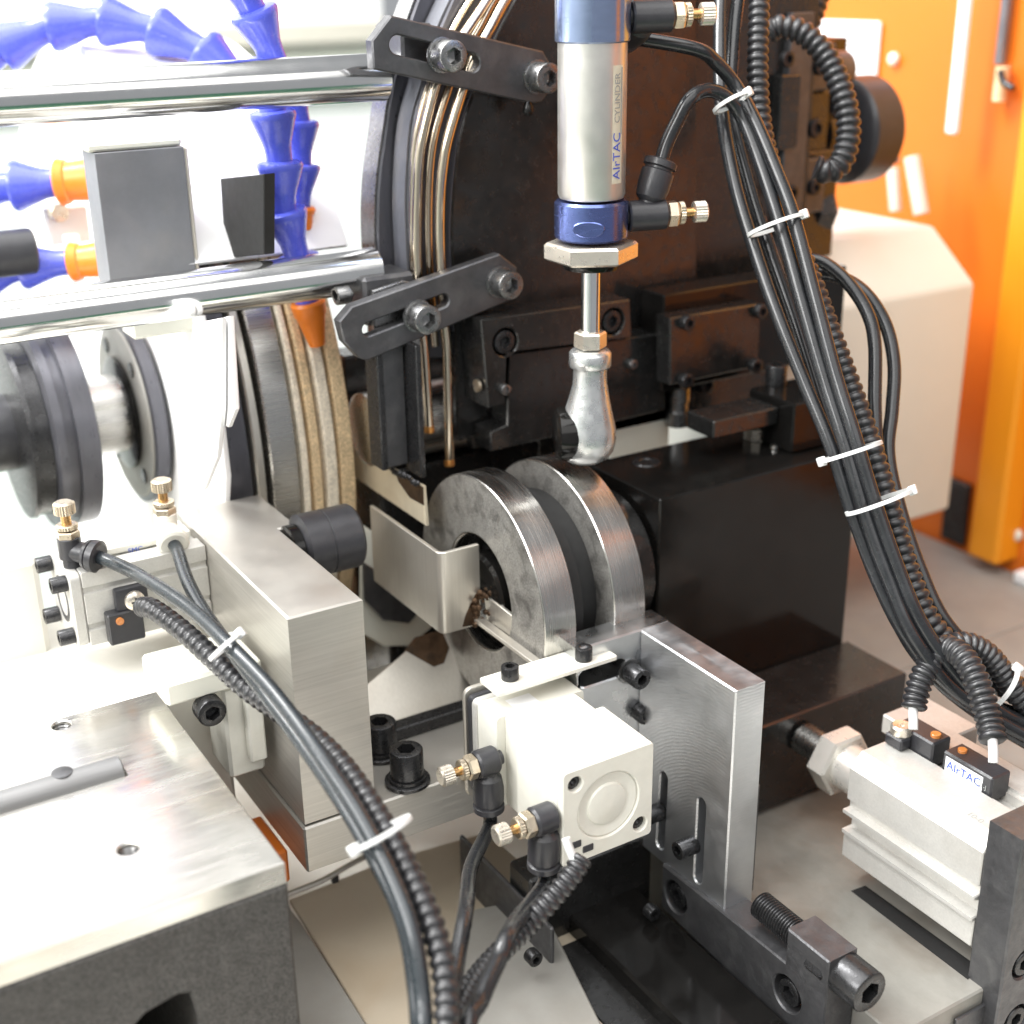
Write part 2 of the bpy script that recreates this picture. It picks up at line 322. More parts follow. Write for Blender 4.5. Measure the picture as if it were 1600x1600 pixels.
t = thing('machine_bed', 'pale painted machine bed running under the whole mechanism', 'machine bed', (0, 40, 40)); struct(t)
for k in ('label', 'category'): del t[k]
box('bed_top', (-420, -260, 20), (340, 300, 60), 'bed', t, 2)
box('bed_side', (-410, -250, -600), (330, 290, 20), 'bed', t, 2)

# ---- orange enclosure, right
WX = 350
cab = thing('machine_enclosure', 'orange sheet metal machine enclosure at the right edge', 'enclosure', (WX, 100, 104))
box('wall_panel', (WX, 60, 60), (WX+18, 420, 700), 'orange', cab, 1)
box('wall_panel', (WX+4, -80, 60), (WX+22, 58, 700), 'orange_lit', cab, 1)
a = on(1495, 0, 'x', WX-2); b = on(1478, 215, 'x', WX-2)
box('back_panel', (290, 420.5, 60), (WX+18, 436, 700), 'orange', cab, 1)
p0 = on(1290, 200, 'x', WX-2); p1 = on(1376, 34, 'x', WX-2)
box('inspection_window', (WX-3, p1[1], p0[2]), (WX-.2, p0[1]+60, p1[2]), 'labelw', cab, 1)
c0 = on(1500, 10, 'x', WX-3)
box('corner_post', (WX-16, 64, 104), (WX+2, 84, 700), 'orange_lit', cab, 2)
pz = on(1485, 210, 'x', WX-18); pt = on(1497, 0, 'x', WX-18)
box('bright_slit', (WX-19, pz[1]-3.4, pz[2]), (WX-15, pz[1]+3.4, 700), 'labelw', cab, 1)  # white strip standing in for a bright slit of light at the post
q = on(1570, 20, 'x', WX-3)
ro = cyl('latch_rod', on(1562, 100, 'x', WX-4), Z, 2.6, 190, 'greyb', cab)
cyl('latch_tip', on(1566, 118, 'x', WX-6)-Z*12, Z, 3.4, 16, 'tan', cab); tube('latch_hook', [on(1563, 110, 'x', WX-9), on(1568, 128, 'x', WX-9), on(1583, 138, 'x', WX-9)], 1.6, 'bolt', cab, raw=True)
for q in ((1572, 707), (1590, 835), (1398, 92)):
    z = on(*q, 'x', WX-1); lathe('panel_bolt', z, -X, [(0, 3.2), (2, 3.2), (3, 2)], 'cream', cab)
box('hinge', on(1490, 800, 'x', WX-4)+[0, -8, -18], on(1490, 800, 'x', WX-4)+[4, 8, 18], 'bolt', cab, 1)
# the enclosure's door, standing open beside the photographer (seen only as a reflection)
t = thing('enclosure_door', 'orange enclosure door standing open to the right of the picture', 'door', (430, -430, 104))
box('door_panel', (420, -440, -500), (440, -290, 640), 'orange', t, 1)

# clamp lever seen against the orange wall
t = thing('grey_latch', 'small grey toggle latch hanging on the orange wall above the cream motor cover', 'latch', on(1410, 290, 'x', 325))
for a, b, r in (((1425, 245), (1440, 335), 11), ((1395, 262), (1400, 330), 9), ((1393, 235), (1398, 255), 8)):
    A, B = on(*a, 'x', 322), on(*b, 'x', 322); cyl('latch_arm', A, B-A, r*.36, np.linalg.norm(B-A), 'greyb' if r < 9 else 'shade', t)

# ---- cream motor cover
a = P(1313, 481, 600); L = ext(a, 'x', 1524, 439); H = ext(a+[L, 0, 0], 'z', 1489, 797); D = 60
t = thing('motor_cover', 'cream painted motor cover with chamfered corner in front of the orange wall', 'motor cover', a+[L/2, D/2, H])
c3 = [(0, 0), (25, 24), (140, 24), (140, H), (0, H)]
bm = bmesh.new(); rows = []
for xx, cut in ((-60, 0), (L, 1)): rows.append([bm.verts.new(a+np.array([xx-(cut*4 if zz > 0 else 0), yy, zz])) for yy, zz in c3])
bm.faces.new(rows[0]); bm.faces.new(rows[1][::-1])
for i in range(5): bm.faces.new((rows[0][i], rows[1][i], rows[1][(i+1) % 5], rows[0][(i+1) % 5]))
bmesh.ops.bevel(bm, geom=bm.edges[:], offset=2.2, segments=3, affect='EDGES', profile=.5); fin(bm, 'cover', 'cover', t)
# right-hand table
tb = thing('machine_table', 'brownish steel machine table below the cream motor cover', 'table', (240, 60, 104))
box('table_top', (86, 20, 84), (WX-2, 300, 98), 'table', tb, .8); box('table_wing', (191, -300, 80), (WX-2, 19.8, 97.6), 'table', tb, .8)
z = on(1500, 850, 'x', WX-6); box('edge_rail', (WX-12, -30, 98), (WX-3, 56, 104), 'labelw', tb, 1)

# ================================================================== grinding wheel, rods, hoses (left, behind)
WC = on(552, 690, 'x', -18); WR = 142; wy, wz = 230., 222.
t = thing('grinding_wheel', 'large stacked grinding wheel with black grey and tan rims', 'grinding wheel', (-50, wy, wz))
def rim(name, x0, x1, r, mt, k=6): return lathe(name, (x0, wy, wz), X, [(0, r-k), (.6, r-.6), (1.2, r), (x1-x0-1.2, r), (x1-x0-.6, r-.6), (x1-x0, r-k)], mt, t, 128)
rim('abrasive_rim', -23, -16, WR, 'tan'); rim('abrasive_rim', -29, -23.3, WR+.4, 'tanl'); rim('abrasive_rim', -34, -29.3, WR-.6, 'tan'); rim('abrasive_rim', -38, -34.2, WR-1, 'tanl')
rim('flange_ring', -50, -38.2, WR-1.5, 'steel'); rim('flange_ring', -55, -50.2, WR-4, 'sheet'); rim('flange_ring', -66, -55.2, WR-5, 'gunm')
# guard sheets round the wheel
gp = on(330, 600, 'x', -86)
t = thing('wheel_guard', 'white bent sheet guard hanging beside the grinding wheel', 'guard', on(340, 600, 'x', -77))
pl = [on(*q, 'x', -77) for q in ((302, 508), (357, 494), (366, 640), (355, 668), (322, 648))]
slab('guard_sheet', (-77, 0, 0), -Y, Z, [(-q[1], q[2]) for q in pl], [], 2, 'wall', t, .4)
pl = [on(*q, 'x', -79.5) for q in ((300, 506), (345, 497), (345, 640), (338, 715), (318, 765), (300, 775))]
slab('guard_back', (-79.5, 0, 0), -Y, Z, [(-q[1], q[2]) for q in pl], [], 2, 'wall', t, .4)
bm = bmesh.new(); n = 40; hr = WR+9; rows = []
for xx in (-68.5, -8):
    for rr in (hr, hr+2): rows.append([bm.verts.new((xx, wy-rr*math.cos(math.radians(33+i*114/n)), wz+rr*math.sin(math.radians(33+i*114/n)))) for i in range(n+1)])
for A, B in ((rows[0], rows[2]), (rows[3], rows[1]), (rows[1], rows[0]), (rows[2], rows[3])):
    for i in range(n): bm.faces.new((A[i], A[i+1], B[i+1], B[i]))
fin(bm, 'guard_hood', 'wall', t)
pl = [(wy-hr*math.cos(math.radians(33+i*114/n))-1, wz+hr*math.sin(math.radians(33+i*114/n))) for i in range(n+1)]
slab('guard_side', (-68.8, 0, 0), -Y, Z, [(-q[0], q[1]) for q in [(110, 140), (96, 200), (84, 232), (86, 270)]+pl+[(370, 70), (200, 70)]], [], 2, 'wall', t, .4)
GX = -52.
t = thing('guard_plate', 'black guard edge showing between the chrome rods', 'guard', on(380, 335, 'x', -62))
pl = [on(*q, 'x', GX) for q in ((344, 279), (412, 272), (412, 398), (352, 404))]
slab('guard_edge', (GX, 0, 0), -Y, Z, [(-q[1], q[2]) for q in pl], [], 4, 'dark', t, .3)
# grey block
a = P(147, 240, 442); L = ext(a, 'x', 287, 232)
t = thing('dressing_block', 'dark grey upright block standing behind the two chrome rods', 'block', a+[L/2, 20, -130])
box('block_body', a+[0, 0, -56], a+[L, 15, 0], 'grey', t, .2); box('block_cap', a+[-2, 1, .2], a+[L, 15.4, 3], 'cream', t, .8); box('block_foot', a+[6, 2, -64], a+[L+1, 15, -56.2], 'cream', t, .8)
box('side_strip', a+[L+.2, .5, -56], a+[L+1.6, 15, -.3], 'shade', t, .6)

# left hub
hx = P(60, 690, 515); hy, hz = hx[1]+25, hx[2]-2
def hd(px, py): return ext((0, hy, hz), 'x', px, py)
t = thing('spindle_hub', 'black grooved spindle collar on a thick black shaft at the left edge', 'spindle', (hx[0], hy, hz))
lathe('shaft', (hd(-140, 705), hy, hz), X, [(0, 15), (hd(70, 685)-hd(-140, 705), 15)], 'plast', t, 32)
lathe('collar', (hd(55, 690), hy, hz), X, [(0, 36), (.8, 40), (4, 40), (4.2, 38), (8, 38), (8.2, 41), (hd(118, 680)-hd(55, 690), 41), (hd(118, 680)-hd(55, 690)+1, 38)], 'gunm', t, 64)
lathe('grooved_rim', (hd(18, 690), hy, hz), X, [(0, 30), (1, 35), (hd(30, 690)-hd(18, 690), 35.4), (hd(30, 690)-hd(18, 690)+.2, 34.4), (hd(54, 690)-hd(18, 690), 34.8)], 'bolt', t, 64)
t = thing('spindle_flange', 'bright round flange plate with slots behind the black spindle collar', 'flange', (hd(220, 670), hy, hz))
FX = min(hd(232, 672), -77.5); lathe('flange_disc', (FX, hy, hz), X, [(0, 12), (.3, 35), (.8, 35.6), (4, 35.6)], 'face', t, 64)
lathe('flange_edge', (FX+1.2, hy, hz), X, [(0, 36.5), (.5, 38), (5, 38), (6, 37)], 'gunm', t, 64)
lathe('sleeve', (hd(120, 680), hy, hz), X, [(0, 16), (FX-hd(120, 680)-.2, 16)], 'steel', t, 40)
for th in (60, 130, 230, 310):
    c = np.array([FX+.2, hy+29*math.cos(math.radians(th)), hz+29*math.sin(math.radians(th))]); cyl('slot_screw', c, -X, 3, .8, 'bolt', t)
lathe('dark_band', (hd(190, 675), hy, hz), X, [(0, 21), (.8, 23), (FX-hd(190, 675)-.2, 23)], 'blackg', t, 48)

# chrome rods
for nm, y0, xe in (('upper', 120, 600), ('lower', 420, 588)):
    a = on(xe, y0, 'y', 74); x0 = on(-250, y0+40, 'y', 74)[0]
    o = lathe('guide_rod', (x0, 74, a[2]), X, [(0, 6.9), (.8, 7.8), (a[0]-x0-.8, 7.8), (a[0]-x0, 6.9)], 'chrome', None, 48)
    tag(o, {'upper': 'thick chrome guide rod at top left, ending behind the upper slotted link', 'lower': 'thick chrome guide rod at mid left, ending behind the lower slotted link'}[nm], 'rod', 'chrome guide rods')

def loc_line(label, pp, r, nozzle=None, noz_r=None, group='blue segmented coolant hoses'):
    q = path(pts3(pp)); seg = r*2.1; q = resample(q, seg); t = thing('coolant_hose', label, 'coolant hose', q[0], group)
    for A, B in zip(q, q[1:]):
        l = np.linalg.norm(B-A)
        lathe('hose_segment', A, B-A, [(0, r*.8), (.03*l, r*.97), (.1*l, r*1.02), (.17*l, r*.98), (.58*l, r*.68), (.72*l, r*.60), (.9*l, r*.57), (1.06*l, r*.56)], 'bluepl', t, 28, ang=50)
    if nozzle:
        A = q[-1]; d = unit(q[-1]-q[-2]); lathe('nozzle', A, d, [(0, noz_r[0]*.9), (1, noz_r[0]), (nozzle*.3, noz_r[0]*.92), (nozzle*.35, noz_r[0]*.82), (nozzle, noz_r[1]), (nozzle+.1, noz_r[1]*.7), (nozzle-1, noz_r[1]*.5)], 'orpl', t, 24)
    return t
loc_line('blue segmented coolant hose arching over the upper chrome rod at top left', [(-60, 130, 520), (0, 78, None), (70, 45, None), (150, 32, None), (220, 40, None), (290, 68, None), (345, 95, 520), (380, 130, 520)], 9.2)
hy_ = lambda q, y: [(a, b, dep(on(a, b, 'y', y))) for a, b in q]
loc_line('blue segmented coolant hose coming down between the rods, tipped by the tapered orange nozzle', hy_([(350, -60), (385, 0), (420, 60), (428, 120), (425, 190), (438, 260), (442, 325), (462, 392), (476, 445), (480, 470)], 94), 8.0, 17, (6.4, 2.9))
loc_line('blue segmented coolant hose just behind the one with the tapered nozzle', hy_([(452, 120), (466, 180), (470, 240), (468, 300), (468, 322)], 110), 7.0, 8, (6, 5))
loc_line('upper of the two short blue coolant hoses with orange tips at the left edge', [(-50, 300, 520), (0, 292, None), (45, 290, None), (90, 285, 520)], 9.6, 13, (9, 8))
loc_line('lower of the two short blue coolant hoses with orange tips at the left edge', [(-40, 440, 515), (10, 425, None), (55, 412, None), (110, 410, 515)], 8.4, 12, (7.4, 6.8))
a = P(-25, 400, 500); o = cyl('black_grip', a, X, 8.5, 18, 'plast'); tag(o, 'black rubber grip poking in at the left edge between the rods', 'grip')
t = thing('bracket_clip', 'small beige bracket below the upper orange hose tip', 'bracket', P(90, 335, 600))
a = P(70, 320, 525); box('clip_plate', a+[0, 0, -16], a+[16, 6, -2], 'shade', t, .6); box('clip_plate', a+[5, -3, -40], a+[11, 3, -12], 'wall', t, .6); cyl('clip_pin', a+[4, 0, -3], -Y, 3.5, 6, 'brass', t)

# ================================================================== wheel housing with links and nozzles
HY = 66.0
def xz(pts, y): return [(lambda q: (q[0], q[2]))(on(a, b, 'y', y)) for a, b in pts]
hous = thing('wheel_housing', 'black round wheel housing behind the slotted links', 'housing', (60, 80, 260))
slab('front_plate', (0, HY, 0), X, Z, xz([(717, 690), (714, 653), (711, 518), (705, 381), (706, 330), (709, 287), (717, 216), (727, 178), (739, 145), (756, 95), (776, 51), (803, 0), (840, -60), (900, -120), (1090, -120), (1090, 590), (960, 620)], HY), [], 10, 'black', hous, .8)
slab('middle_plate', (0, HY+6, 0), X, Z, xz([(652, 560), (640, 428), (637, 360), (636, 304), (641, 216), (649, 172), (660, 135), (676, 70), (706, 0), (750, -80), (800, -130), (1000, -130), (1000, 560)], HY+6), [], 14, 'gunm', hous, .8)
slab('rear_plate', (0, HY+17, 0), X, Z, xz([(596, 560), (591, 422), (588, 360), (589, 304), (593, 260), (599, 219), (606, 170), (614, 125), (632, 55), (655, -10), (700, -90), (760, -140), (1000, -140), (1000, 560)], HY+17), [], 12, 'gunm', hous, 1.0)
def lit_rim(name, pts, y, dpt, mt, out=.7, inn=.05):  # lighter strips along the plate rims, painting their lit edges
    q = path([on(a_, b_, 'y', y) for a_, b_ in pts], 3); T = np.gradient(q, axis=0); T /= np.linalg.norm(T, axis=1)[:, None]; n_ = np.cross(T, Y)
    if n_[len(n_)//2][0] > 0: n_ = -n_
    bm = bmesh.new(); L_ = [[bm.verts.new(p+n*o_+Y*d_) for o_, d_ in ((inn, .5), (out, .5), (out, dpt-.5), (inn, dpt-.5))] for p, n in zip(q, n_)]
    for A, B in zip(L_, L_[1:]):
        for k in range(4): bm.faces.new((A[k], A[(k+1) % 4], B[(k+1) % 4], B[k]))
    bm.faces.new(L_[0][::-1]); bm.faces.new(L_[-1]); return fin(bm, name, mt, hous)
lit_rim('lit_rim', [(591, 422), (588, 360), (589, 304), (593, 260), (599, 219), (606, 170), (614, 125), (632, 55), (655, -10), (700, -90)], HY+17, 12, 'boltg')
lit_rim('lit_rim', [(640, 428), (637, 360), (636, 304), (641, 216), (649, 172), (660, 135), (676, 70), (706, 0), (750, -80)], HY+6, 10.5, 'greyb')
lit_rim('lit_rim', [(711, 518), (705, 381), (706, 330), (709, 287), (717, 216), (727, 178), (739, 145), (756, 95), (776, 51), (803, 0), (840, -60)], HY, 5.8, 'gunm', .5)
tube('seal_strip', [on(a_, b_, 'y', HY+2) for a_, b_ in [(815, -60), (772, 0), (748, 44), (718, 95), (700, 140), (678, 216), (670, 300), (671, 422), (680, 540)]], 1.5, 'tubest', hous, raw=True)
# nozzle tubes following the rim
tubes = [([(800, -60), (762, 0), (735, 40), (708, 80), (690, 112), (678, 142), (660, 216), (654, 260), (652, 304), (651, 360), (652, 422), (658, 500), (664, 560), (671, 676)], HY-1.5, 'steel coolant tube with copper tip, further from the handle and shorter'),
         ([(830, -60), (790, 0), (768, 40), (740, 92), (722, 142), (700, 216), (692, 260), (688, 304), (687, 360), (689, 422), (694, 500), (699, 560), (702, 728)], HY-4.5, 'steel coolant tube with copper tip, nearer the handle and longer')]
for pp, y, lb in tubes:
    q = [on(a, b, 'y', y) for a, b in pp]; t = thing('coolant_tube', lb, 'tube', q[-1], 'copper tipped coolant tubes'); k = np.array(q[-1])
    q[-1] = k+Z*2.6; tube('tube_body', q, 1.8, 'tubest', t, raw=True)
    lathe('tube_tip', k+Z*2.8, -Z, [(0, 1.8), (1.4, 2.0), (2.6, 1.9), (2.7, 1.2), (1.2, .8)], 'copper', t, 16)
tube('seal_strip', [on(a, b, 'y', HY+4) for a, b in [(780, -60), (735, 0), (700, 62), (668, 142), (650, 216), (645, 304), (646, 422), (655, 560)]], 1.3, 'tubest', hous, raw=True)

LY = 55.0
def bolt_y(root, px, py, y, r=5.1, h=7.5, mt='boltg'):
    c = on(px, py, 'y', y); w_ = lathe('washer', c, -Y, [(0, r*1.12), (.9, r*1.12), (1, r*1.0)], mt, root); screw(root, c-Y*1.0, -Y, r, h, mt)
p = on(700, 90, 'y', LY)
lk = thing('slotted_link', 'upper slotted black link sloping down to the right with two socket bolts', 'link plate', p, 'slotted link plates')
slab('link_plate', (0, LY, 0), X, Z, xz([(611, 24), (581, 64), (584, 108), (834, 162), (848, 158), (863, 138), (867, 112), (849, 80)], LY), [capsule(*xz([(622, 70), (738, 98)], LY), 3.0)], 5, 'link', lk, .5)
bolt_y(lk, 690, 86, LY); bolt_y(lk, 838, 120, LY)
bm = bmesh.new(); c = on(825, 168, 'y', LY+1)
lathe('oil_drop', c+Z*3, -Z, [(0, .6), (2.5, 1.7), (4.4, 1.9), (5.6, 1.2), (6, .3)], 'blackg', lk, 16)
lk = thing('slotted_link', 'lower slotted black link rising to the right with two socket bolts', 'link plate', on(660, 480, 'y', LY), 'slotted link plates')
slab('link_plate', (0, LY, 0), X, Z, xz([(781, 397), (808, 418), (809, 450), (797, 470), (574, 564), (562, 560), (538, 535), (530, 503), (550, 479)], LY), [capsule(*xz([(576, 515), (693, 470)], LY), 2.3)], 5, 'link', lk, .5)
bolt_y(lk, 652, 493, LY); bolt_y(lk, 780, 440, LY)
# rod clamp behind the lower link
t = thing('rod_clamp', 'rough dark clamp block at the end of the lower chrome rod', 'clamp', on(600, 450, 'y', 66))
a = on(568, 440, 'y', 63); box('clamp_body', a+[0, 0, -16], a+[20, 17, 1], 'link', t, 1.2); screw(t, on(548, 466, 'y', 62)+[2, 6, 0], -X, 3.2, 5, 'boltg')
slab('saddle', (a[0]+2, 60.5, 0), X, Z, [(0, a[2]-30), (18, a[2]-30), (18, a[2]-3), (12, a[2]-1), (0, a[2]-3)], [], 2.5, 'boltg', t, .5)
t = thing('rod_clamp', 'dark clamp block at the end of the upper chrome rod', 'clamp', on(640, 70, 'y', 66))
a = on(628, 68, 'y', 62); box('clamp_body', a+[0, 0, -10], a+[12, 20, 6], 'link', t, 1)

# angle bar with welded deflector sheet
p = on(620, 650, 'y', 58)
t = thing('deflector', 'dark angle bar below the lower link with heat tinted sheet welded to its foot', 'deflector', p-[0, 0, 40])
A0 = on(590, 545, 'y', 60); A1 = on(612, 735, 'y', 60); zt, zb = A0[2]+2, on(625, 745, 'y', 55)[2]+3
box('angle_leg', (A0[0], 58, zb), (A0[0]+9, 60.5, zt), 'link', t, .4); box('angle_leg', (A0[0]+9.2, 49, zb-3), (A0[0]+11.4, 60.4, zt), 'bolt', t, .4)
box('angle_leg', (A0[0]-2.4, 56, zb), (A0[0]-.1, 66, zt), 'bolt', t, .4)
dx = A0[0]+6
c4 = [on(*q, 'x', dx) for q in ((551, 697), (660, 760), (665, 822), (555, 747))]
slab('deflector_sheet', (dx, 0, 0), -Y, Z, [(-q[1], q[2]) for q in c4], [], 1.6, 'brassy', t, .3)
bc = [on(*q, 'x', dx-.05) for q in ((618, 737), (660, 761), (662, 790), (640, 778), (622, 752))]
slab('heat_tint', (dx-.05, 0, 0), -Y, Z, [(-q[1], q[2]) for q in bc], [], .4, 'burnt', t, .05)
bm = bmesh.new()
for i in range(16):
    f = i/15; c = np.array([dx-1.2, c4[0][1]+(c4[1][1]-c4[0][1])*(.58+.4*f), 0]); c[2] = c4[0][2]+(c4[1][2]-c4[0][2])*(.58+.4*f)+random.uniform(.2, 1.6)
    bmesh.ops.create_icosphere(bm, subdivisions=1, radius=random.uniform(.8, 1.5), matrix=Matrix.Translation(c))
fin(bm, 'weld_bead', 'bolt', t)

# steel roller and dark support behind the rings
t = thing('work_roller', 'bright steel roller lying behind the deflector and the front ring', 'roller', (-10, 62, 232))
lathe('roller_body', (-13, 88, 238), X, [(0, 12), (1, 14), (12, 14), (12.5, 12.5), (16, 12.5), (17, 14), (50, 14), (51, 11), (64, 11)], 'steel', t, 64)
t = thing('support_block', 'black support block behind the steel roller', 'block', (20, 90, 110)); box('block_body', (-11, 106, 110), (120, 120, 262), 'black', t, 1); box('rear_block', (76, 60, 226.5), (172, 74, 262), 'black', t, 1); screw(t, (96, 59.8, 246), -Y, 4, 4, 'bolt'); screw(t, (128, 59.8, 240), -Y, 4, 4, 'bolt'); box('block_step', (-10, 80, 110), (62, 105.8, 222), 'black', t, 1)

# ================================================================== tool block under the housing
TY = 50.0
t = thing('jaw_block', 'black stepped jaw block with two countersunk socket screws behind the lever rod', 'jaw block', on(870, 600, 'y', TY))
def jaw(name, pts, y, dpt, mt='black', holes=()): return slab(name, (0, y, 0), X, Z, xz(pts, y), [circ(*xz([h[:2]], y)[0], h[2]) for h in holes], dpt, mt, t, .5)
jaw('upper_jaw', [(751, 500), (985, 468), (988, 528), (793, 552), (790, 632), (763, 638)], TY, 16, holes=[(790, 535, 5.2), (958, 503, 5.2)])
jaw('lower_jaw', [(795, 553), (1040, 520), (1040, 640), (768, 706), (766, 676), (792, 664)], TY+3, 12)
box('jaw_back', (on(735, 505, 'y', TY+16)[0], TY+16.2, on(770, 700, 'y', TY+14)[2]), (on(760, 505, 'y', TY+10)[0]+12, TY+22, on(740, 500, 'y', TY+16)[2]), 'black', t, .5)
for q in ((790, 535), (958, 503)): screw(t, on(*q, 'y', TY)+Y*4.5, -Y, 4.3, 4.2, 'bolt')
for q, y in (((786, 607), TY), ((985, 568), TY+3)): screw(t, on(*q, 'y', y), -Y, 2.0, 2.6, 'boltg')
a = on(744, 603, 'x', on(751, 500, 'y', TY)[0]); lathe('dowel_pin', a, -X, [(-1, 2.4), (.1, 2.4), (.25, 2.0)], 'brass', t, 20)
# cover plate with four screws
t = thing('cover_plate', 'small black cover plate fixed by four socket screws beside the cable bundle', 'cover plate', on(1118, 540, 'y', 40))
slab('plate_body', (0, 40, 0), X, Z, xz([(1047, 497), (1190, 474), (1185, 573), (1047, 602)], 40), [], 9, 'black', t, .6)
for q in ((1070, 503), (1184, 485), (1068, 593), (1176, 570)): screw(t, on(*q, 'y', 40), -Y, 2.9, 3.2, 'bolt')
box('plate_backing', (on(1030, 500, 'y', 52)[0], 49.3, on(1030, 610, 'y', 52)[2]), (on(1310, 500, 'y', 52)[0], 64, on(1120, 445, 'y', 52)[2]), 'blackg', t, .6)
# column and boxes to the right of the housing
t = thing('column_housing', 'dark brown black column with stacked boxes behind the cable bundle', 'column', on(1170, 300, 'y', 80))
def bx(name, p0, p1, y, dpt, mt='black', bev=.8):
    a, b = on(*p0, 'y', y), on(*p1, 'y', y); return box(name, (a[0], y, b[2]), (b[0], y+dpt, a[2]), mt, t, bev)
bx('column_plate', (1092, -120), (1252, 455), 78, 40); bx('side_box', (1205, 70), (1300, 210), 95, 30, 'blackg'); bx('side_box', (1252, 145), (1292, 235), 88, 30); bx('side_box', (1240, 240), (1300, 400), 86, 40); bx('side_box', (1215, -120), (1262, 70), 100, 30, 'blackg')
bx('hex_boss', (1290, 60), (1318, 175), 110, 14)
bx('rib', (1238, 20), (1248, 420), 74, 4, 'link', .5); bx('side_box', (1262, 70), (1304, 140), 84, 8, 'link', .8); bx('side_box', (1222, 118), (1246, 232), 72, 6, 'black', .6); bx('side_box', (1254, 250), (1286, 330), 80, 6, 'link', .6)
for q, r in (((1225, 92), 4), ((1278, 104), 4.6), ((1270, 200), 5), ((1232, 300), 4), ((1268, 292), 4)): screw(t, on(*q, 'y', 71.8 if q[0] < 1250 else 79.6)-Y*.2, -Y, r*.8, 3, 'bolt')
for q, r, l in (((1296, 110), 8, 9), ((1292, 160), 6, 7)): lathe('side_plug', on(*q, 'y', 98), X, [(0, r), (l-.8, r), (l, r-.8)], 'gunm', t, 32)
a = on(1268, 330, 'y', 92); lathe('hex_plug', a, unit((1, -.25, 0)), [(0, 9, 'hex'), (8, 9, 'hex'), (9, 8, 'hex')], 'black', t)
t = thing('hand_knob', 'large round black hand knob sticking out toward the orange wall', 'knob', on(1350, 200, 'y', 100))
a = on(1308, 205, 'y', 105); lathe('knob_body', a, X, [(0, 12), (.6, 21), (2, 23), (2.6, 23.6), (18, 23.6), (19.5, 22.4), (20.4, 20)], 'plast', t, 64)
lathe('knob_neck', a-X*14, X, [(0, 12), (14, 12)], 'black', t)
# ================================================================== lever cylinder hanging in front of the housing
BC = P(925, 190, 428); bx0, by0 = BC[0], BC[1]
def bz(py): return on(922, py, 'y', by0)[2]
cylr = thing('air_cylinder', 'silver round air cylinder with blue collars and pear shaped lever head on its rod', 'air cylinder', (bx0, by0, bz(720)))
o3 = lambda z: np.array([bx0, by0, z])
RB = 10.9
lathe('barrel', o3(bz(308)), Z, [(0, RB-.5), (1.2, RB), (bz(66)-bz(308), RB)], 'cyl', cylr, 64)
lathe('upper_collar', o3(bz(66)), Z, [(0, RB+.1), (.5, RB+.9), (34, RB+.9)], 'blueup', cylr, 64)
lathe('lower_collar', o3(bz(372)), Z, [(0, RB+.2), (.8, RB+1.1), (bz(312)-bz(372)-.8, RB+1.1), (bz(312)-bz(372), RB+.2)], 'blueano', cylr, 64)
# milled flat on the collar, facing left of the camera
fd = unit((-.62, -.78, 0)); fu = np.cross(fd, Z)
slab('collar_flat', o3((bz(362)+bz(335))/2+.4)+fd*(RB+1.25), np.cross(Z, fd), Z, [(5.2*math.cos(a), (2.0 if math.sin(a) > 0 else 3.2)*math.sin(a)) for a in np.linspace(0, 2*math.pi, 24, endpoint=False)], [], 1.5, 'blueano', cylr, .3)
lathe('mounting_nut', o3(bz(406)), Z, [(0, 14.2, 'hex'), (.8, 15.4, 'hex'), (5.2, 15.4, 'hex'), (6, 14.4, 'hex')], 'nick', cylr, 48, ang=25)
lathe('gland_ring', o3(bz(420)), Z, [(0, 6), (.4, 9.2), (1.8, 9.6), (3, 9.6), (4.5, 9)], 'blackg', cylr, 48)
lathe('piston_rod', o3(bz(520)), Z, [(0, 3.2), (bz(420)-bz(520), 3.2)], 'chrome', cylr, 32)
lathe('rod_nut', o3(bz(543)), Z, [(0, 4.9, 'hex'), (.5, 5.5, 'hex'), (5, 5.5, 'hex'), (5.6, 4.9, 'hex')], 'nick', cylr)
# pear shaped head
hz0, hz1 = bz(722), bz(545); hh = hz1-hz0
bm = bmesh.new(); prof = [(0, 1.5), (.015, 4.2), (.05, 6.3), (.12, 8.0), (.22, 8.7), (.32, 8.5), (.45, 7.4), (.58, 6.3), (.70, 5.5), (.80, 5.3), (.845, 5.5), (.85, 6.4), (.86, 6.7), (.965, 6.7), (.985, 6.2), (1, 5.2)]
b_lathe(bm, (0, 0, 0), Z, [(f*hh, r) for f, r in prof], 40)
for vt in bm.verts:
    f = vt.co.z/hh; k = max(0, 1-f/.7); q = vt.co.copy()
    d = q.x*.78+q.y*-.62; e = q.x*.62+q.y*.78            # slightly flattened, swung toward the left of the rod line
    d *= 1.08+.16*k; e *= 1.08-.16*k
    vt.co = (bx0+d*.78+e*.62-2.0*k, by0-d*.62+e*.78, hz0+q.z)
fin(bm, 'lever_head', 'clevis', cylr, ang=50)
c = o3(hz0+10.5)+np.array([-6.5, 4.5, 0]); lathe('roller_pad', c, unit((.75, -.35, 0)), [(-4, 7.5), (-3, 9.3), (1.5, 9.8), (3, 9.3)], 'blackg', cylr, 40)
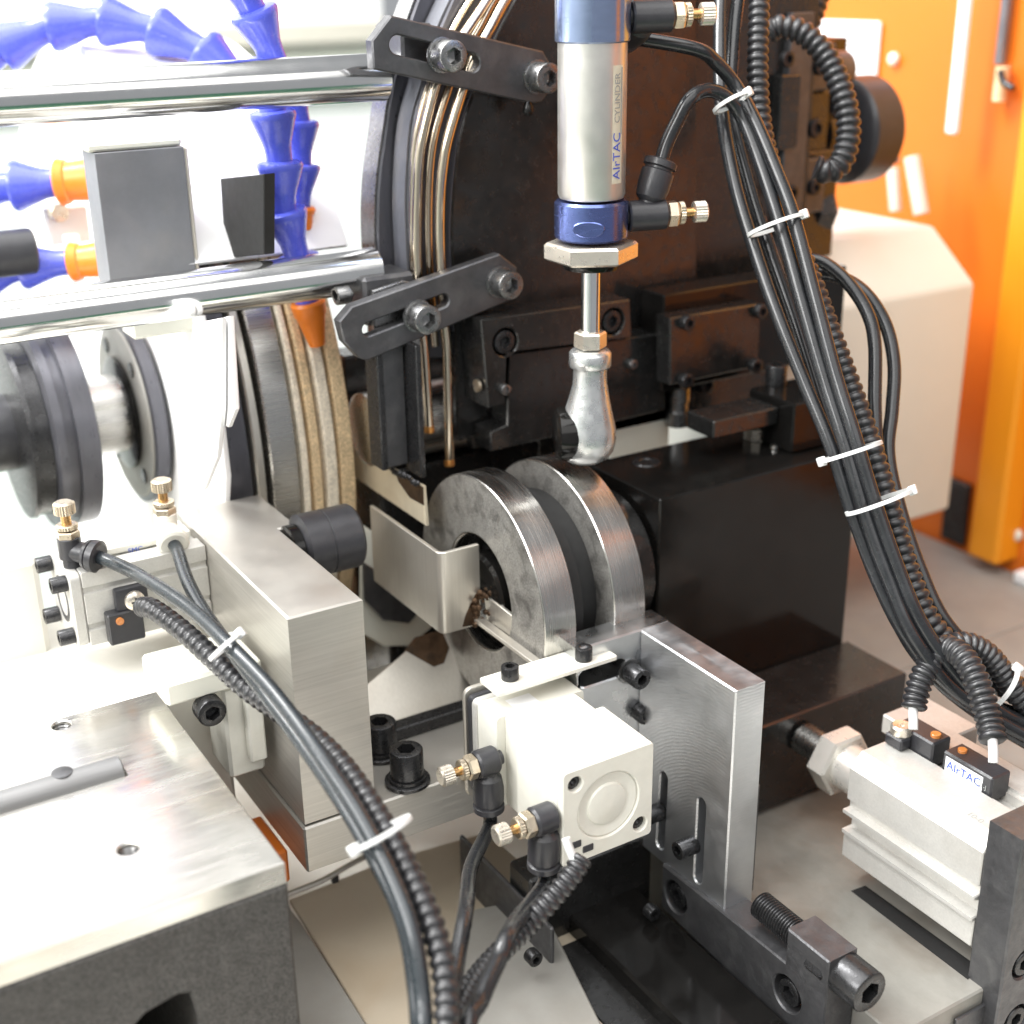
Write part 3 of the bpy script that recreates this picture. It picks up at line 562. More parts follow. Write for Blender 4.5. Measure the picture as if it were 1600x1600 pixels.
# label with lettering along the barrel
vd = unit(CAM[:2]-np.array([bx0, by0])); a0 = math.atan2(vd[1], vd[0])
bm = bmesh.new(); la, lb, z0, z1 = a0+.62, a0+1.02, bz(282), bz(100); n = 8
for R_ in (RB+.12,):
    vsA = [[bm.verts.new((bx0+R_*math.cos(la+(lb-la)*i/n), by0+R_*math.sin(la+(lb-la)*i/n), z)) for i in range(n+1)] for z in (z0, z1)]
    for i in range(n): bm.faces.new((vsA[0][i], vsA[0][i+1], vsA[1][i+1], vsA[1][i]))
bmesh.ops.solidify(bm, geom=bm.faces[:], thickness=.1)
lab = fin(bm, 'label', 'label', cylr)
am = (la+lb)/2-.03; nrm = np.array([math.cos(am), math.sin(am), 0]); tv = -np.cross(Z, nrm)
text(lab, 'AIrTAC', o3(z0+1.3)+nrm*(RB+.22), Z, tv, 4.4, 'ink'); text(lab, 'CYLINDER', o3(z0+18.5)+nrm*(RB+.22), Z, tv, 3.2, 'greyink')
for k in (0,): 
    am2 = lb-.06; n2 = np.array([math.cos(am2), math.sin(am2), 0]); slab('print_line', o3(z0+15)+n2*(RB+.2), -np.cross(Z, n2), Z, [(-.2, 0), (.2, 0), (.2, 20), (-.2, 20)], [], .08, 'greyink', lab, 0)
ax = unit((.93, -.36, .02))
p1 = on(972, 340, 'y', by0-4); p2 = on(985, 28, 'y', by0-4)
e1 = valve(cylr, o3(p1[2])+ax*(RB+.2), ax, unit((.42, .05, 1)), 1.08, L=12.5)
e2 = valve(cylr, o3(p2[2])+ax*(RB+.2), ax, unit((.15, .9, -.35)), 1.08, L=12.5)

# ================================================================== rings, big block, ledge
RY, RZ = 18.5, 195.3
def ring(label, x0, x1, R, r, grp):
    bm = bmesh.new(); b_lathe(bm, (x0, RY, RZ), X, [(.0, r+.6), (0, R-.35), (.35, R), (x1-x0-.35, R), (x1-x0, R-.35), (x1-x0, r+.6), (x1-x0-.6, r), (.6, r), (0, r+.6)], 128, cap=False)
    bmesh.ops.remove_doubles(bm, verts=bm.verts[:], dist=.001); o = fin(bm, 'pressure_ring', 'ring', None, ang=28); tag(o, label, 'ring', grp); lathe('ring_face', (x0-.12, RY, RZ), X, [(0, r+.9), (0, R-.5), (.1, R-.5), (.1, r+.9), (0, r+.9)], 'worn', o, 96, cap=False); return o
def ringmat():
    m = mat('ground_ring', (.50, .485, .46), 1, .24, .10, 90, .12, .04, 400, (14, .25, .25)); nt = m.node_tree; b = nt.nodes['Principled BSDF']
    b.inputs['Anisotropic'].default_value = .5; return m
K['ring'] = ringmat()
ring('front bright steel ring with a worn grey face, behind the bent guard', -3, 9.5, 42.6, 21, 'steel rings on the work spindle')
ring('rear bright steel ring next to the large black block', 25, 38, 42.4, 21, 'steel rings on the work spindle')
t = thing('ring_spacer', 'black spacer hub between the two steel rings', 'spacer', (17, RY, RZ)); lathe('spacer_disc', (9.7, RY, RZ), X, [(0, 30), (1, 36), (7, 36), (7.2, 32), (15.1, 32)], 'dark', t, 96)
lathe('spindle_core', (-2, RY+1, RZ-1), X, [(0, 13), (1, 14.5), (11, 14.5)], 'blackg', t, 48)
BY = -7.0
blk = thing('spindle_block', 'large glossy black spindle block to the right of the steel rings', 'block', (100, 16, 104))
box('block_body', (56, BY, 98.5), (152, 38, 226), 'blackg', blk, .7); lathe('tapped_hole', on(1010, 722, 'z', 226.1), Z, [(-.4, 5.5), (.4, 5), (.4, 3), (.1, 2.6)], 'bolt', blk); cyl('spindle_boss', (39, RY, RZ), X, 26, 16.8, 'black', blk, 64)
box('ledge', (58.3, -40, 106), (154, BY-.2, 143), 'black', blk, .7)
t = thing('clamp_bracket', 'black clamp bracket with bolts on top of the spindle block', 'clamp', on(1230, 660, 'z', 226))
a = on(1241, 640, 'z', 244); b = on(1310, 622, 'y', a[1])
box('clamp_body', (a[0], a[1], 226.3), (b[0]+8, a[1]+26, 246), 'blackg', t, .7); box('clamp_arm', (a[0]-32, a[1]+8, 236), (a[0]-.2, a[1]+24, 243), 'black', t, .6)
for q in ((1212, 600), (1266, 612)): c = on(*q, 'z', 246); screw(t, c, Z, 4.2, 8, 'bolt')
c = on(1180, 685, 'z', 226.2); lathe('hex_bolt', c, Z, [(0, 4.5, 'hex'), (4.4, 4.5, 'hex'), (5, 4, 'hex')], 'nick', t); c = on(1210, 700, 'z', 226.2); lathe('set_screw', c, Z, [(0, 1.8), (1.4, 1.6)], 'steel', t)
t = thing('drain_pipe', 'small bright pipe fitting behind the lever head above the spindle block', 'fitting', on(1080, 660, 'z', 226))
c = on(1088, 668, 'z', 228)+Y*12; lathe('pipe_body', c-Z*2, Z, [(0, 5), (6, 5), (6.1, 4), (10, 4), (10.1, 4.6), (16, 4.6)], 'boltg', t); lathe('pipe_cap', c+Z*14.2, Z, [(0, 3), (9, 3)], 'nick', t)
t = thing('bright_panel', 'pale machine panel glimpsed under the housing beside the lever head', 'panel', on(990, 640, 'y', 62))
a = on(955, 618, 'y', 60); b = on(1045, 690, 'y', 60); box('panel_sheet', (a[0], 60, b[2]-8), (b[0], 62, a[2]+10), 'cream', t, .3); c = on(978, 620, 'y', 59.6); box('panel_slot', (c[0]-1.2, 59.4, c[2]-6), (c[0]+1.2, 59.9, c[2]+4), 'dark', t, .3)

# ================================================================== bent guard with its arm, strip
gy = 15.0; fx = on(686, 866, 'y', gy); gz0 = on(690, 993, 'y', gy)[2]; gx1 = on(748, 845, 'y', gy)[0]; gl = ext(fx, 'y', 582, 784)
gd = thing('bent_guard', 'bent stainless guard sheet on a welded angle arm in front of the front ring', 'guard', (fx[0], gy, gz0))
bm = bmesh.new(); th, r = 1.5, 3.0; x0, y1 = fx[0], gy+gl
outer = [(x0, y1)]+[(x0+r-r*math.cos(a), gy+r-r*math.sin(a)) for a in np.linspace(0, math.pi/2, 6)]+[(gx1, gy)]
inner = [(gx1, gy+th)]+[(x0+r-(r-th)*math.cos(a), gy+r-(r-th)*math.sin(a)) for a in np.linspace(math.pi/2, 0, 6)]+[(x0+th, y1)]
slab('guard_sheet', (0, 0, fx[2]), X, Y, outer+inner, [], fx[2]-gz0, 'sheet', gd, .25, ang=25)
az = on(740, 968, 'y', gy)[2]; ax_ = on(740, 968, 'y', gy)[0]
aend = on(838, 1035, 'z', az)
box('arm_strip', (ax_, aend[1]-6, az-1), (ax_+3.4, gy-.2, az+.6), 'sheet', gd, .2); 
sx = on(757, 930, 'y', gy)[0]+.6
pl = [on(*q, 'x', sx) for q in ((756, 928), (833, 988), (838, 1000), (836, 1022), (760, 968))]
slab('arm_web', (sx, 0, 0), -Y, Z, [(-q[1], q[2]) for q in pl], [], 1.4, 'sheet', gd, .25)
box('arm_strip', (sx+1.6, aend[1]-6, az-1), (sx+6, gy-4, az+.6), 'sheet', gd, .2)
bm = bmesh.new()
for i in range(26):
    c = np.array([random.uniform(ax_-.5, sx+1.5), gy-random.uniform(0, 2.2), az+random.uniform(-2, 11)]); bmesh.ops.create_icosphere(bm, subdivisions=1, radius=random.uniform(.7, 1.5), matrix=Matrix.Translation(c))
fin(bm, 'weld_bead', 'burnt', gd)
slab('heat_tint', (0, gy-.08, 0), X, Z, [(gx1-.3, gz0+3.5), (gx1-.3, gz0+13.5), (gx1-2, gz0+12.2), (gx1-4, gz0+9), (gx1-6.2, gz0+5), (gx1-7.5, gz0+1), (gx1-4, gz0+.6)], [], .05, 'burnt', gd, 0)
# strip along X with two bolts
T0 = on(778, 1082, 'z', az); T1 = on(965, 1028, 'z', az); T2 = on(930, 1003, 'z', az)
sy0 = (T0[1]+T1[1])/2; 
slab('cross_strip', (0, 0, az+.9), X, Y, rrect(T0[0]-1, sy0-1, T1[0], sy0+11, .8), [], 1.7, 'white', gd, .25)
for q in ((797, 1060), (912, 1030)): c = on(*q, 'z', az+.9); screw(gd, c, Z, 2.9, 4.6, 'bolt')

# ================================================================== centre cylinder
a = P(879, 1210, 395); L = ext(a, 'x', 1020, 1152); D = ext(a, 'y', 745, 1075); H = L*1.0
cc = thing('compact_air_cylinder', 'square pale compact air cylinder with round end disc under the cross strip', 'air cylinder', a+[L/2, D/2, -H])
x0, y0, z1 = a; z0 = z1-H
holes = [circ(4.6, H-5.2, 2.5, 20), circ(L-4.6, 5.2, 2.5, 20)]
slab('front_cap', (x0, y0, z0), X, Z, rrect(0, 0, L, H, 1.6), holes+[circ(L/2, H/2, 11.2, 40)], 3, 'white', cc, .4)
lathe('end_disc', (x0+L/2, y0+1.0, z0+H/2), -Y, [(-1.2, 11.1), (.2, 11.1), (.4, 10.6), (.1, 9.0), (-.2, 7.8), (-.2, 7.2), (.4, 6.8), (.6, 6.2), (.6, .5)], 'white', cc, 64)
for hx_, hz_ in ((4.6, H-5.2), (L-4.6, 5.2)): lathe('cap_screw', (x0+hx_, y0+2.2, z0+hz_), -Y, [(-.4, 2.4), (.6, 2.3), (.8, 1.2), (.2, 1.0, 'hex'), (-.2, .4)], 'bolt', cc)
slab('body', (x0, y0+3.02, z0), X, Z, rrect(0, 0, L, H, 1.6), [], D*.42, 'white', cc, .2)
yb = y0+3.04+D*.42
slab('body_neck', (x0+3.2, yb, z0), X, Z, rrect(0, 0, L-6.4, H, 1.4), [], D*.22, 'white', cc, .2)
slab('rear_body', (x0, yb+D*.22+.02, z0), X, Z, rrect(0, 0, L, H, 1.6), [], D*.22, 'white', cc, .2)
ye = yb+D*.44
slab('rear_flange', (x0+.5, ye+.1, z0+.5), X, Z, rrect(-1, -1, L-.5, H-.5, 2), [], 3, 'alu', cc, .4); 
slab('gasket', (x0-.6, ye+3.4, z0-3), X, Z, rrect(0, 0, L, H+3, 2), [], 2.5, 'plast', cc, .4)
slab('mounting_sheet', (x0-1.4, ye+6.2, z0-6), X, Z, rrect(0, 0, L+10, H+8, 3), [], 1.6, 'sheet', cc, .4)
slab('type_sticker', (x0+8, y0+D*.62, z1+.06), X, Y, [(0, 0), (9, 0), (9, 12), (0, 12)], [], .05, 'labelw', cc, 0)
# port fittings on the left face
q1 = on(778, 1184, 'x', x0); q2 = on(868, 1272, 'x', x0)
v1 = valve(cc, q1, -X, -Z, 1.0, L=7.6, cl=9.6); v2 = valve(cc, q2, -X, unit((0, .05, -1)), 1.0, L=7.6, cl=9.6)
# sensor lead holder under the front
sp = on(905, 1320, 'y', y0-.4); slab('sensor_clip', (sp[0]-3, y0-.3, sp[2]-1), X, Z, rrect(0, 0, 4, 2.4, .5), [], 2, 'plast', cc, .2); slab('sensor_clip', (sp[0]+1.5, y0-.3, sp[2]-4), X, Z, rrect(0, 0, 4, 2.4, .5), [], 2, 'plast', cc, .2)

# ================================================================== milled L bracket
b = P(1150, 1080, 415); BT = ext(b, 'x', 1198.7, 1067); BLn = ext(b, 'y', 1000, 985); BH = -ext(b, 'z', 1137, 1431)
br = thing('angle_bracket', 'milled aluminium L bracket with curved tool marks and two vertical slots', 'bracket', b+[BT/2, BLn, -BH])
sm = mat('milled_swirl', (.62, .63, .65), .95, .36, .08, 60, .15)
nt = sm.node_tree; N, Lk = nt.nodes, nt.links; tc = N.new('ShaderNodeTexCoord'); mp = N.new('ShaderNodeMapping'); mp.inputs['Location'].default_value = (0, .02, .035); wv = N.new('ShaderNodeTexWave')
wv.wave_type = 'RINGS'; wv.rings_direction = 'X'; wv.inputs['Scale'].default_value = 270; wv.inputs['Distortion'].default_value = 6; wv.inputs['Detail'].default_value = 5; wv.inputs['Detail Scale'].default_value = .6
Lk.new(tc.outputs['Object'], mp.inputs[0]); Lk.new(mp.outputs[0], wv.inputs['Vector']); bp = N.new('ShaderNodeBump'); bp.inputs['Strength'].default_value = .07; bp.inputs['Distance'].default_value = .0004
Lk.new(wv.outputs[0], bp.inputs['Height']); Lk.new(bp.outputs[0], N['Principled BSDF'].inputs['Normal']); N['Principled BSDF'].inputs['Anisotropic'].default_value = .4
K['swirl'] = sm
bx_, by_, bz_ = b
def yzp(pts, x): return [(lambda q: (-q[1], q[2]))(on(*p, 'x', x)) for p in pts]
s1 = capsule(*yzp([(1096, 1256), (1090, 1372)], bx_), 2.0); s2 = capsule(*yzp([(1037, 1215), (1031, 1318)], bx_), 2.0)
slab('long_arm', (bx_, 0, 0), -Y, Z, [(-by_, bz_-BH), (-by_, bz_), (-by_-BLn+.1, bz_), (-by_-BLn+.1, bz_-BH)], [s1, s2], BT, 'swirl', br, .5)
sc_ = on(885, 1003, 'z', bz_); wS = bx_+BT-sc_[0]
slab('short_arm', (sc_[0], by_+BLn, bz_-BH), X, Z, [(0, 20), (0, BH), (wS, BH), (wS, 0), (wS-30, 0)], [capsule((wS-34, BH-12), (wS-21, BH-12), 3.2)], 11, 'rawalu', br, .5)
sc2 = on(982, 1048, 'y', by_+BLn); lathe('washer', sc2, -Y, [(0, 4.6), (.8, 4.6)], 'boltg', br); screw(br, sc2-Y*.9, -Y, 3.6, 7, 'bolt'); sc3 = on(1000, 1110, 'y', by_+BLn); screw(br, sc3-Y*.1, -Y, 3.6, 4, 'bolt')
for q in ((1082, 1320), (1030, 1268)): c = on(*q, 'x', bx_); screw(br, c+X*1.0, -X, 3.2, 7.5, 'bolt')
z_ = lambda *q: on(*q, 'z', bz_+.05)
slab('slot_shade', (bx_+BT-3, 0, 0), -Y, Z, [(-by_-2, bz_-BH+2), (-by_-2, bz_-20), (-by_-BLn, bz_-20), (-by_-BLn, bz_-BH+2)], [], .5, 'dark', br, 0)  # dark sheet inside the arm, painting the shade in its slots
mp_ = thing('mounting_plate', 'dark steel plate standing behind the milled L bracket', 'plate', (bx_+BT+5, by_+BLn/2, bz_-BH))
box('plate_body', (bx_+BT+.2, by_+9, bz_-BH-8), (bx_+BT+9, by_+BLn+8, bz_-ext(b, 'z', 1150, 1080)-46), 'link', mp_, .6)

# ================================================================== slide bar with stop screw
barx = bx_-1.5
t = thing('stop_bar', 'dark diagonal slide bar with two countersunk socket screws below the L bracket', 'bar', on(1150, 1480, 'x', barx))
pl = [on(*q, 'x', barx) for q in ((1035, 1365), (1130, 1432), (1218, 1512), (1270, 1470), (1318, 1500), (1314, 1620), (1250, 1600), (1032, 1398))]
top = on(1040, 1362, 'x', barx)[2]; bot = top-20; yA = on(1034, 1380, 'x', barx)[1]; yS0 = on(1240, 1500, 'x', barx)[1]; yS1 = on(1256, 1515, 'x', barx)[1]
by1 = on(1318, 1560, 'x', barx)[1]
h1 = on(1055, 1402, 'x', barx); h2 = on(1229, 1553, 'x', barx)
stp = on(1256, 1510, 'x', barx)
zt_ = lambda *q: on(*q, 'x', barx)[2]
prof = [(-yA, h1[2]+9), (-on(1225, 1520, 'x', barx)[1], h2[2]+11), (-on(1225, 1520, 'x', barx)[1], h2[2]+24), (-on(1272, 1545, 'x', barx)[1]+5, h2[2]+24), (-on(1272, 1545, 'x', barx)[1]+5, h2[2]-14), (-yA, h1[2]-9)]
slab('bar_body', (barx, 0, 0), -Y, Z, prof, [circ(-h1[1], h1[2], 6, 28), circ(-h2[1], h2[2], 6.2, 28)], 12, 'link', t, .5)
for h in (h1, h2): screw(t, h+X*5.2, -X, 4.6, 4.5, 'bolt')
sA = P(1214, 1418, 392); sB = P(1358, 1545, 352); d_ = -Y
sc = on(1272, 1478, 'x', barx+7); zc = h2[2]+17; xc = barx+7
scr = thing('stop_screw', 'long threaded stop screw with lock nut and socket head at bottom right', 'stop screw', (xc, -150, zc))
def yat(px, py): return ext((xc, 0, zc), 'y', px, py)
yh1, yh0, yn1, yn0, yt = yat(1385, 1565), yat(1318, 1518), yat(1310, 1500), yat(1272, 1470), yat(1195, 1405)
bm = bmesh.new(); pr = []; l = 0
while l < yt-yh0: pr += [(l, 4.6), (l+.35, 4.0), (l+.7, 4.6)]; l += 1.1
b_lathe(bm, (xc, yh0, zc), Y, pr, 20); fin(bm, 'thread', 'bolt', scr, ang=20)
lathe('lock_nut', (xc, yn1-2, zc), Y, [(0, 7.2, 'hex'), (.7, 8.0, 'hex'), (7, 8.0, 'hex'), (7.6, 7.4, 'hex')], 'bolt', scr)
screw(scr, (xc, yh0, zc), -Y, 6.7, 11, 'bolt', 'screw_head')

# dark slide body under the bar, plate under the right cylinder
sl = thing('slide_body', 'black slide body lying in shadow below the stop bar', 'slide', (30, -90, 60))
box('slide_block', (barx-46, -150, 60.3), (barx-.5, -40, h1[2]-16), 'black', sl, 1); box('slide_rail', (barx-30, -180, 60.4), (barx-.6, -30, h1[2]-9), 'blackg', sl, 1); box('slide_cheek', (barx-48, -52, 60.5), (barx-46.3, 10, h1[2]+4), 'link', sl, .6)
box('slide_post', (barx-46, -36, 62), (barx+6, -22, h1[2]+12), 'black', sl, 1)
for q in ((1013, 1420), (828, 1490)): c = on(*q, 'y', -52.5); screw(sl, c, -Y, 2.6, 4, 'bolt')
bp_ = thing('base_slab', 'oily grey steel slab under the right hand air cylinder', 'slab', (100, -80, 84))
xL = bx_+BT+.5; box('slab_body', (barx+12.3, -147, 70), (190, -22, 104), 'plate', bp_, .6); box('slab_step', (on(1480, 1560, 'z', 104)[0], -147.4, 60.5), (180, -148.5, 99), 'link', bp_, .3)
gA, gB, gC, gD = [on(*q, 'z', 104.2) for q in ((1330, 1392), (1352, 1384), (1530, 1512), (1512, 1530))]
slab('gap_shade', (0, 0, 104.3), X, Y, [tuple(q[:2]) for q in (gA, gD, gC, gB)], [], .2, 'dark', bp_, 0)  # dark sheet laid on the slab, painting the shaded gap under the cylinder

# ================================================================== right-hand compact cylinder
a = P(1329, 1179, 450); H = -ext(a, 'z', 1310, 1352); D = -ext(a, 'y', 1542, 1308); W = 45.
rc = thing('compact_air_cylinder', 'large silver grooved compact air cylinder at lower right carrying two sensors', 'air cylinder', a+[W/2, -D/2, -H])
x0, y1, z1 = a; z0 = z1-H
def prof_sq(W, H, g=True):
    c = 5; sl_ = lambda: None; p = [(c, 0), (W-c, 0), (W, c), (W, H-c), (W-c, H)]
    # top groove pair
    p += [(W*.64, H), (W*.64, H-1.2), (W*.60, H-1.2), (W*.60, H-4.5), (W*.46, H-4.5), (W*.46, H-1.2), (W*.42, H-1.2), (W*.42, H), (c, H), (0, H-c)]
    # left face groove
    p += [(0, H*.62), (1.6, H*.60), (1.6, H*.54), (-1.6, H*.54), (-1.6, H*.51), (3.2, H*.47), (3.2, H*.36), (-1.2, H*.36), (-1.2, H*.33), (0, H*.32), (0, c)]
    return p
slab('body', (x0, y1-D, z0), X, Z, prof_sq(W, H), [], D, 'alu', rc, .35, ang=20)
pc = np.array([x0+W/2-2, y1, z0+H/2])
lathe('piston_rod', pc-Y*2, Y, [(0, 8.4), (26, 8.4)], 'nickb', rc, 48)
lathe('rod_nut', pc+Y*20, Y, [(0, 11.2, 'hex'), (.8, 12.4, 'hex'), (7.6, 12.4, 'hex'), (8.4, 11.4, 'hex')], 'nickb', rc, 48, ang=25); lathe('rod_tip', pc+Y*28.6, Y, [(0, 6), (14, 6)], 'steel', rc, 32)
text(rc, '10-0', on(1512, 1270, 'z', z1+.06), -Y, X, 3.2, 'greyink')
pz2 = on(1470, 1110, 'z', z1+2); rb = box('port_block', (x0+W-16, y1-10, z1-8), (x0+W+6, y1+14, z1-.6), 'alu', rc, .6)
# sensors in the top groove
sx_ = x0+W*.53
def sensor(label, ya, yb, lead, logo=None):
    t = thing('reed_sensor', label, 'sensor', (sx_, (ya+yb)/2, z1), 'reed sensors on the right cylinder')
    box('sensor_body', (sx_-4.4, min(ya, yb), z1-3), (sx_+4.4, max(ya, yb), z1+6.4), 'plast', t, .6)
    return t
ya1 = ext((sx_, 0, z1+5), 'y', 1405, 1140); ya2 = ext((sx_, 0, z1+5), 'y', 1462, 1180); ya3 = ext((sx_, 0, z1+5), 'y', 1478, 1188); ya4 = ext((sx_, 0, z1+5), 'y', 1556, 1232)
t1 = sensor('black reed sensor with bright clamp screw nearer the piston rod', ya1, ya2, None); lathe('clamp_screw', (sx_-5.5, ya1-4, z1+4.6), Z, [(0, 3.6), (2.6, 3.6), (3.2, 3.0), (3.0, 1.2, 'hex'), (2.2, 1)], 'nick', t1); box('clamp_foot', (sx_-9.4, ya1-8, z1+.2), (sx_-4.5, ya1-.5, z1+4.5), 'plast', t1, .6)
bmL = cyl('indicator_led', (sx_, ya2+3, z1+6), Z, 1.7, 1.6, 'orled', t1)
t2 = sensor('black reed sensor with white lettered label nearer the end plate', ya3, ya4, None); slab('label', (sx_-4.5, ya3-1.5, z1-.6), -Y, Z, [(0, 0), (ya3-ya4-5, 0), (ya3-ya4-5, 5.6), (0, 5.6)], [], .1, 'labelw', t2, 0)
text(t2, 'AIrTAC', (sx_-4.65, ya3-2.2, z1+2.3), -Y, Z, 4.2, 'ink', ext_=.02); text(t2, 'CS1-J', (sx_-4.65, ya3-13.4, z1+2.0), -Y, Z, 2.2, 'greyink'); cyl('indicator_led', (sx_, ya3-4, z1+6), Z, 1.5, 1.4, 'orled', t2)
# end plate
ep = thing('end_plate', 'dark steel end plate with socket screws at the right edge', 'plate', (x0+20, y1-D-6, 60))
e = on(1544, 1280, 'y', y1-D-.2); ex = e[0]
slab('plate_body', (ex, y1-D-13, 40), X, Z, [(0, 0), (90, 0), (90, e[2]-40), (0, e[2]-40)], [circ(10, e[2]-40-18, 5.4), circ(10, e[2]-40-49, 5.4), circ(10, e[2]-40-71, 5.4)], 12.6, 'link', ep, .6)
for dz in (18, 49, 71): screw(ep, (ex+10, y1-D-9, e[2]-dz), -Y, 4.4, 4, 'bolt')
# ================================================================== left tall block on its base
l = P(449, 966, 400); LX = ext(l, 'x', 565, 930); LH = -ext(l, 'z', 472, 1293)
x0, y0, z1 = l; z0 = z1-LH
lug = on(434, 826, 'z', z1); lug2 = on(464, 820, 'z', z1); lugb = on(400, 773, 'z', z1)
cb = thing('clamping_block', 'tall pale steel clamping block with a stepped back corner at left centre', 'block', (x0+LX/2, y0+40, z0))
slab('block_body', (0, 0, z1), X, Y, [(x0, y0), (x0+LX, y0), (x0+LX, lug[1]), (lug2[0], lug[1]), (lug2[0], lugb[1]), (x0, lugb[1])], [], LH-.3, 'ground', cb, .6)
bs = thing('base_plate', 'ground steel base plate under the tall clamping block, holding two socket screws', 'base plate', (x0+60, y0+20, z0-17))
bh = -ext((x0-.6, y0-.6, z0), 'z', 476, 1365)
box('plate_body', (x0-.8, y0-.8, z0-bh), (x0+118, lugb[1]-18, z0), 'ground', bs, .6)
rz = on(640, 1180, 'z', z0); 
box('back_rail', (x0+LX+6, on(650, 1150, 'z', z0)[1], z0+.1), (x0+110, on(650, 1150, 'z', z0)[1]+6, z0+5), 'bolt', bs, .5)
for q in ((637, 1222), (596, 1178)):
    c = on(*q, 'z', z0); lathe('washer', c, Z, [(0, 7.2), (.3, 7.6), (1.4, 7.6), (1.6, 7.2)], 'bolt', bs, 32); lathe('spring_washer', c+Z*1.6, Z, [(0, 6.4), (1.4, 6.4)], 'bolt', bs, 32); screw(bs, c+Z*3, Z, 5.6, 10, 'bolt')
# black knob on the cylinder axis behind the block
lc = on(322, 852, 'x', x0); LZ = 25.
ky, kz = lc[1]+LZ/2, lc[2]-LZ/2
kp = P(512, 845, 470)
kn = thing('index_knob', 'short black drum with a notched face behind the clamping block', 'knob', kp)
lathe('knob_drum', kp-X*11, X, [(0, 9.5), (1, 11.4), (9, 11.4), (9.2, 11.1), (9.8, 11.1), (10, 11.4), (20, 11.4), (21, 10.6)], 'plast', kn, 48)
lathe('knob_face', kp-X*15, X, [(0, 7.5), (.5, 8.5), (3.8, 8.5)], 'blackg', kn, 40); lathe('knob_pin', kp-X*11.4+Z*-8.4-Y*3, -X, [(0, 1.4), (.8, 1.4), (1.2, .8)], 'nick', kn, 12)
box('knob_shaft', kp-[26, 3, 4], kp-[15.2, -3, -4], 'plast', kn, .4)
# slanted bright chute below the guard
t = thing('drip_chute', 'bright slanted sheet chute with a burnt weld mark below the bent guard', 'chute', on(650, 1050, 'z', 140))
cy_ = 46.
pts = [((575, 1075), 30), ((632, 1020), 34), ((720, 1000), 34), ((745, 1110), 24), ((640, 1165), 22), ((575, 1150), 24)]
q0 = on(650, 1090, 'y', 32); cu_ = X; cv_ = unit((0, .62, .78)); cn = np.cross(cu_, cv_)
def inpl(px, py): r = ray(px, py); p = CAM+r*(((q0-CAM)@cn)/(r@cn))-q0; return (p@cu_, p@cv_)
slab('chute_sheet', q0, cu_, cv_, [inpl(*q) for q in ((560, 1080), (632, 1020), (650, 1000), (690, 985), (760, 985), (780, 1110), (700, 1150), (600, 1180), (560, 1180))][::-1], [], 1.6, 'sheet', t, .3)
slab('burn_mark', q0+cn*.06, cu_, cv_, [inpl(*q) for q in ((632, 1016), (648, 996), (690, 984), (702, 1012), (694, 1036), (678, 1042), (660, 1032))][::-1], [], .05, 'burnt', t, 0)
bpy.context.view_layer.update()
chute_org = on(575, 1075, 'y', 36)
t2 = thing('curved_plate', 'pale curved plate seen in the gap between the clamping block and the guard', 'plate', on(610, 930, 'y', 75))
pl = xz([(566, 820), (690, 900), (700, 960), (640, 1010), (600, 1010), (566, 990)], 78); slab('plate_sheet', (0, 78, 0), X, Z, pl, [], 3, 'cream', t2, .5)
pl = xz([(570, 880), (600, 900), (655, 958), (640, 975), (600, 970), (572, 940)], 74); slab('plate_dark_cup', (0, 74, 0), X, Z, pl, [], 3, 'link', t2, .5)  # dark cup shape in front of the pale plate

# ================================================================== left compact cylinder
lL = -ext(lc, 'x', 108, 909); LZ = -ext(lc, 'z', 325, 962)
lcy = thing('compact_air_cylinder', 'slim silver compact air cylinder with four corner screws left of the clamping block', 'air cylinder', lc+[-lL/2, LZ/2, -LZ])
xa, ya, za = lc[0]-lL, lc[1], lc[2]-LZ; WW = LZ*1.02
pr = [(0, 0), (WW, 0), (WW, LZ), (WW*.62, LZ), (WW*.62, LZ-1.5), (WW*.3, LZ-1.5), (WW*.3, LZ), (0, LZ), (0, LZ*.80), (1.0, LZ*.78), (1.0, LZ*.72), (0, LZ*.70), (0, LZ*.30), (1, LZ*.28), (1, LZ*.22), (0, LZ*.2)]
slab('body', (xa+4, ya, za), Y, Z, pr, [], lL-4.2, 'alu', lcy, .3, ang=20)
me_ = lcy.children[0]
# the profile above is laid out in Y,Z and runs back along -X from its own plane: shift it to end at the block
ORG[me_.name] = ORG[me_.name]+X*(lL-4.2); me_.location.x += (lL-4.2)*S
slab('end_cap', (xa, ya, za), -Y, Z, [(-q[0], q[1]) for q in rrect(0, 0, WW, LZ, 2.5)][::-1], [], 3.9, 'alu', lcy, .5)
slab('cap_ring', (xa-.1, ya, za), -Y, Z, [(-q[0], q[1]) for q in circ(WW/2, LZ/2, WW*.30, 32)][::-1], [circ(-WW/2, LZ/2, WW*.22, 28)], .5, 'link', lcy, .1)
for u_, v_ in ((.14, .14), (.14, .86), (.86, .14), (.86, .86)): screw(lcy, (xa-.1, ya+WW*u_, za+LZ*v_), -X, 2.7, 5, 'bolt')
lr = box('label_rail', (xa+10, ya+WW*.34, za+LZ+.1), (lc[0]-2, ya+WW*.60, za+LZ+2.6), 'white', lcy, .3)
text(lr, 'SMC', on(200, 862, 'y', ya+WW*.34-.1), X, Z, 2.6, 'ink')
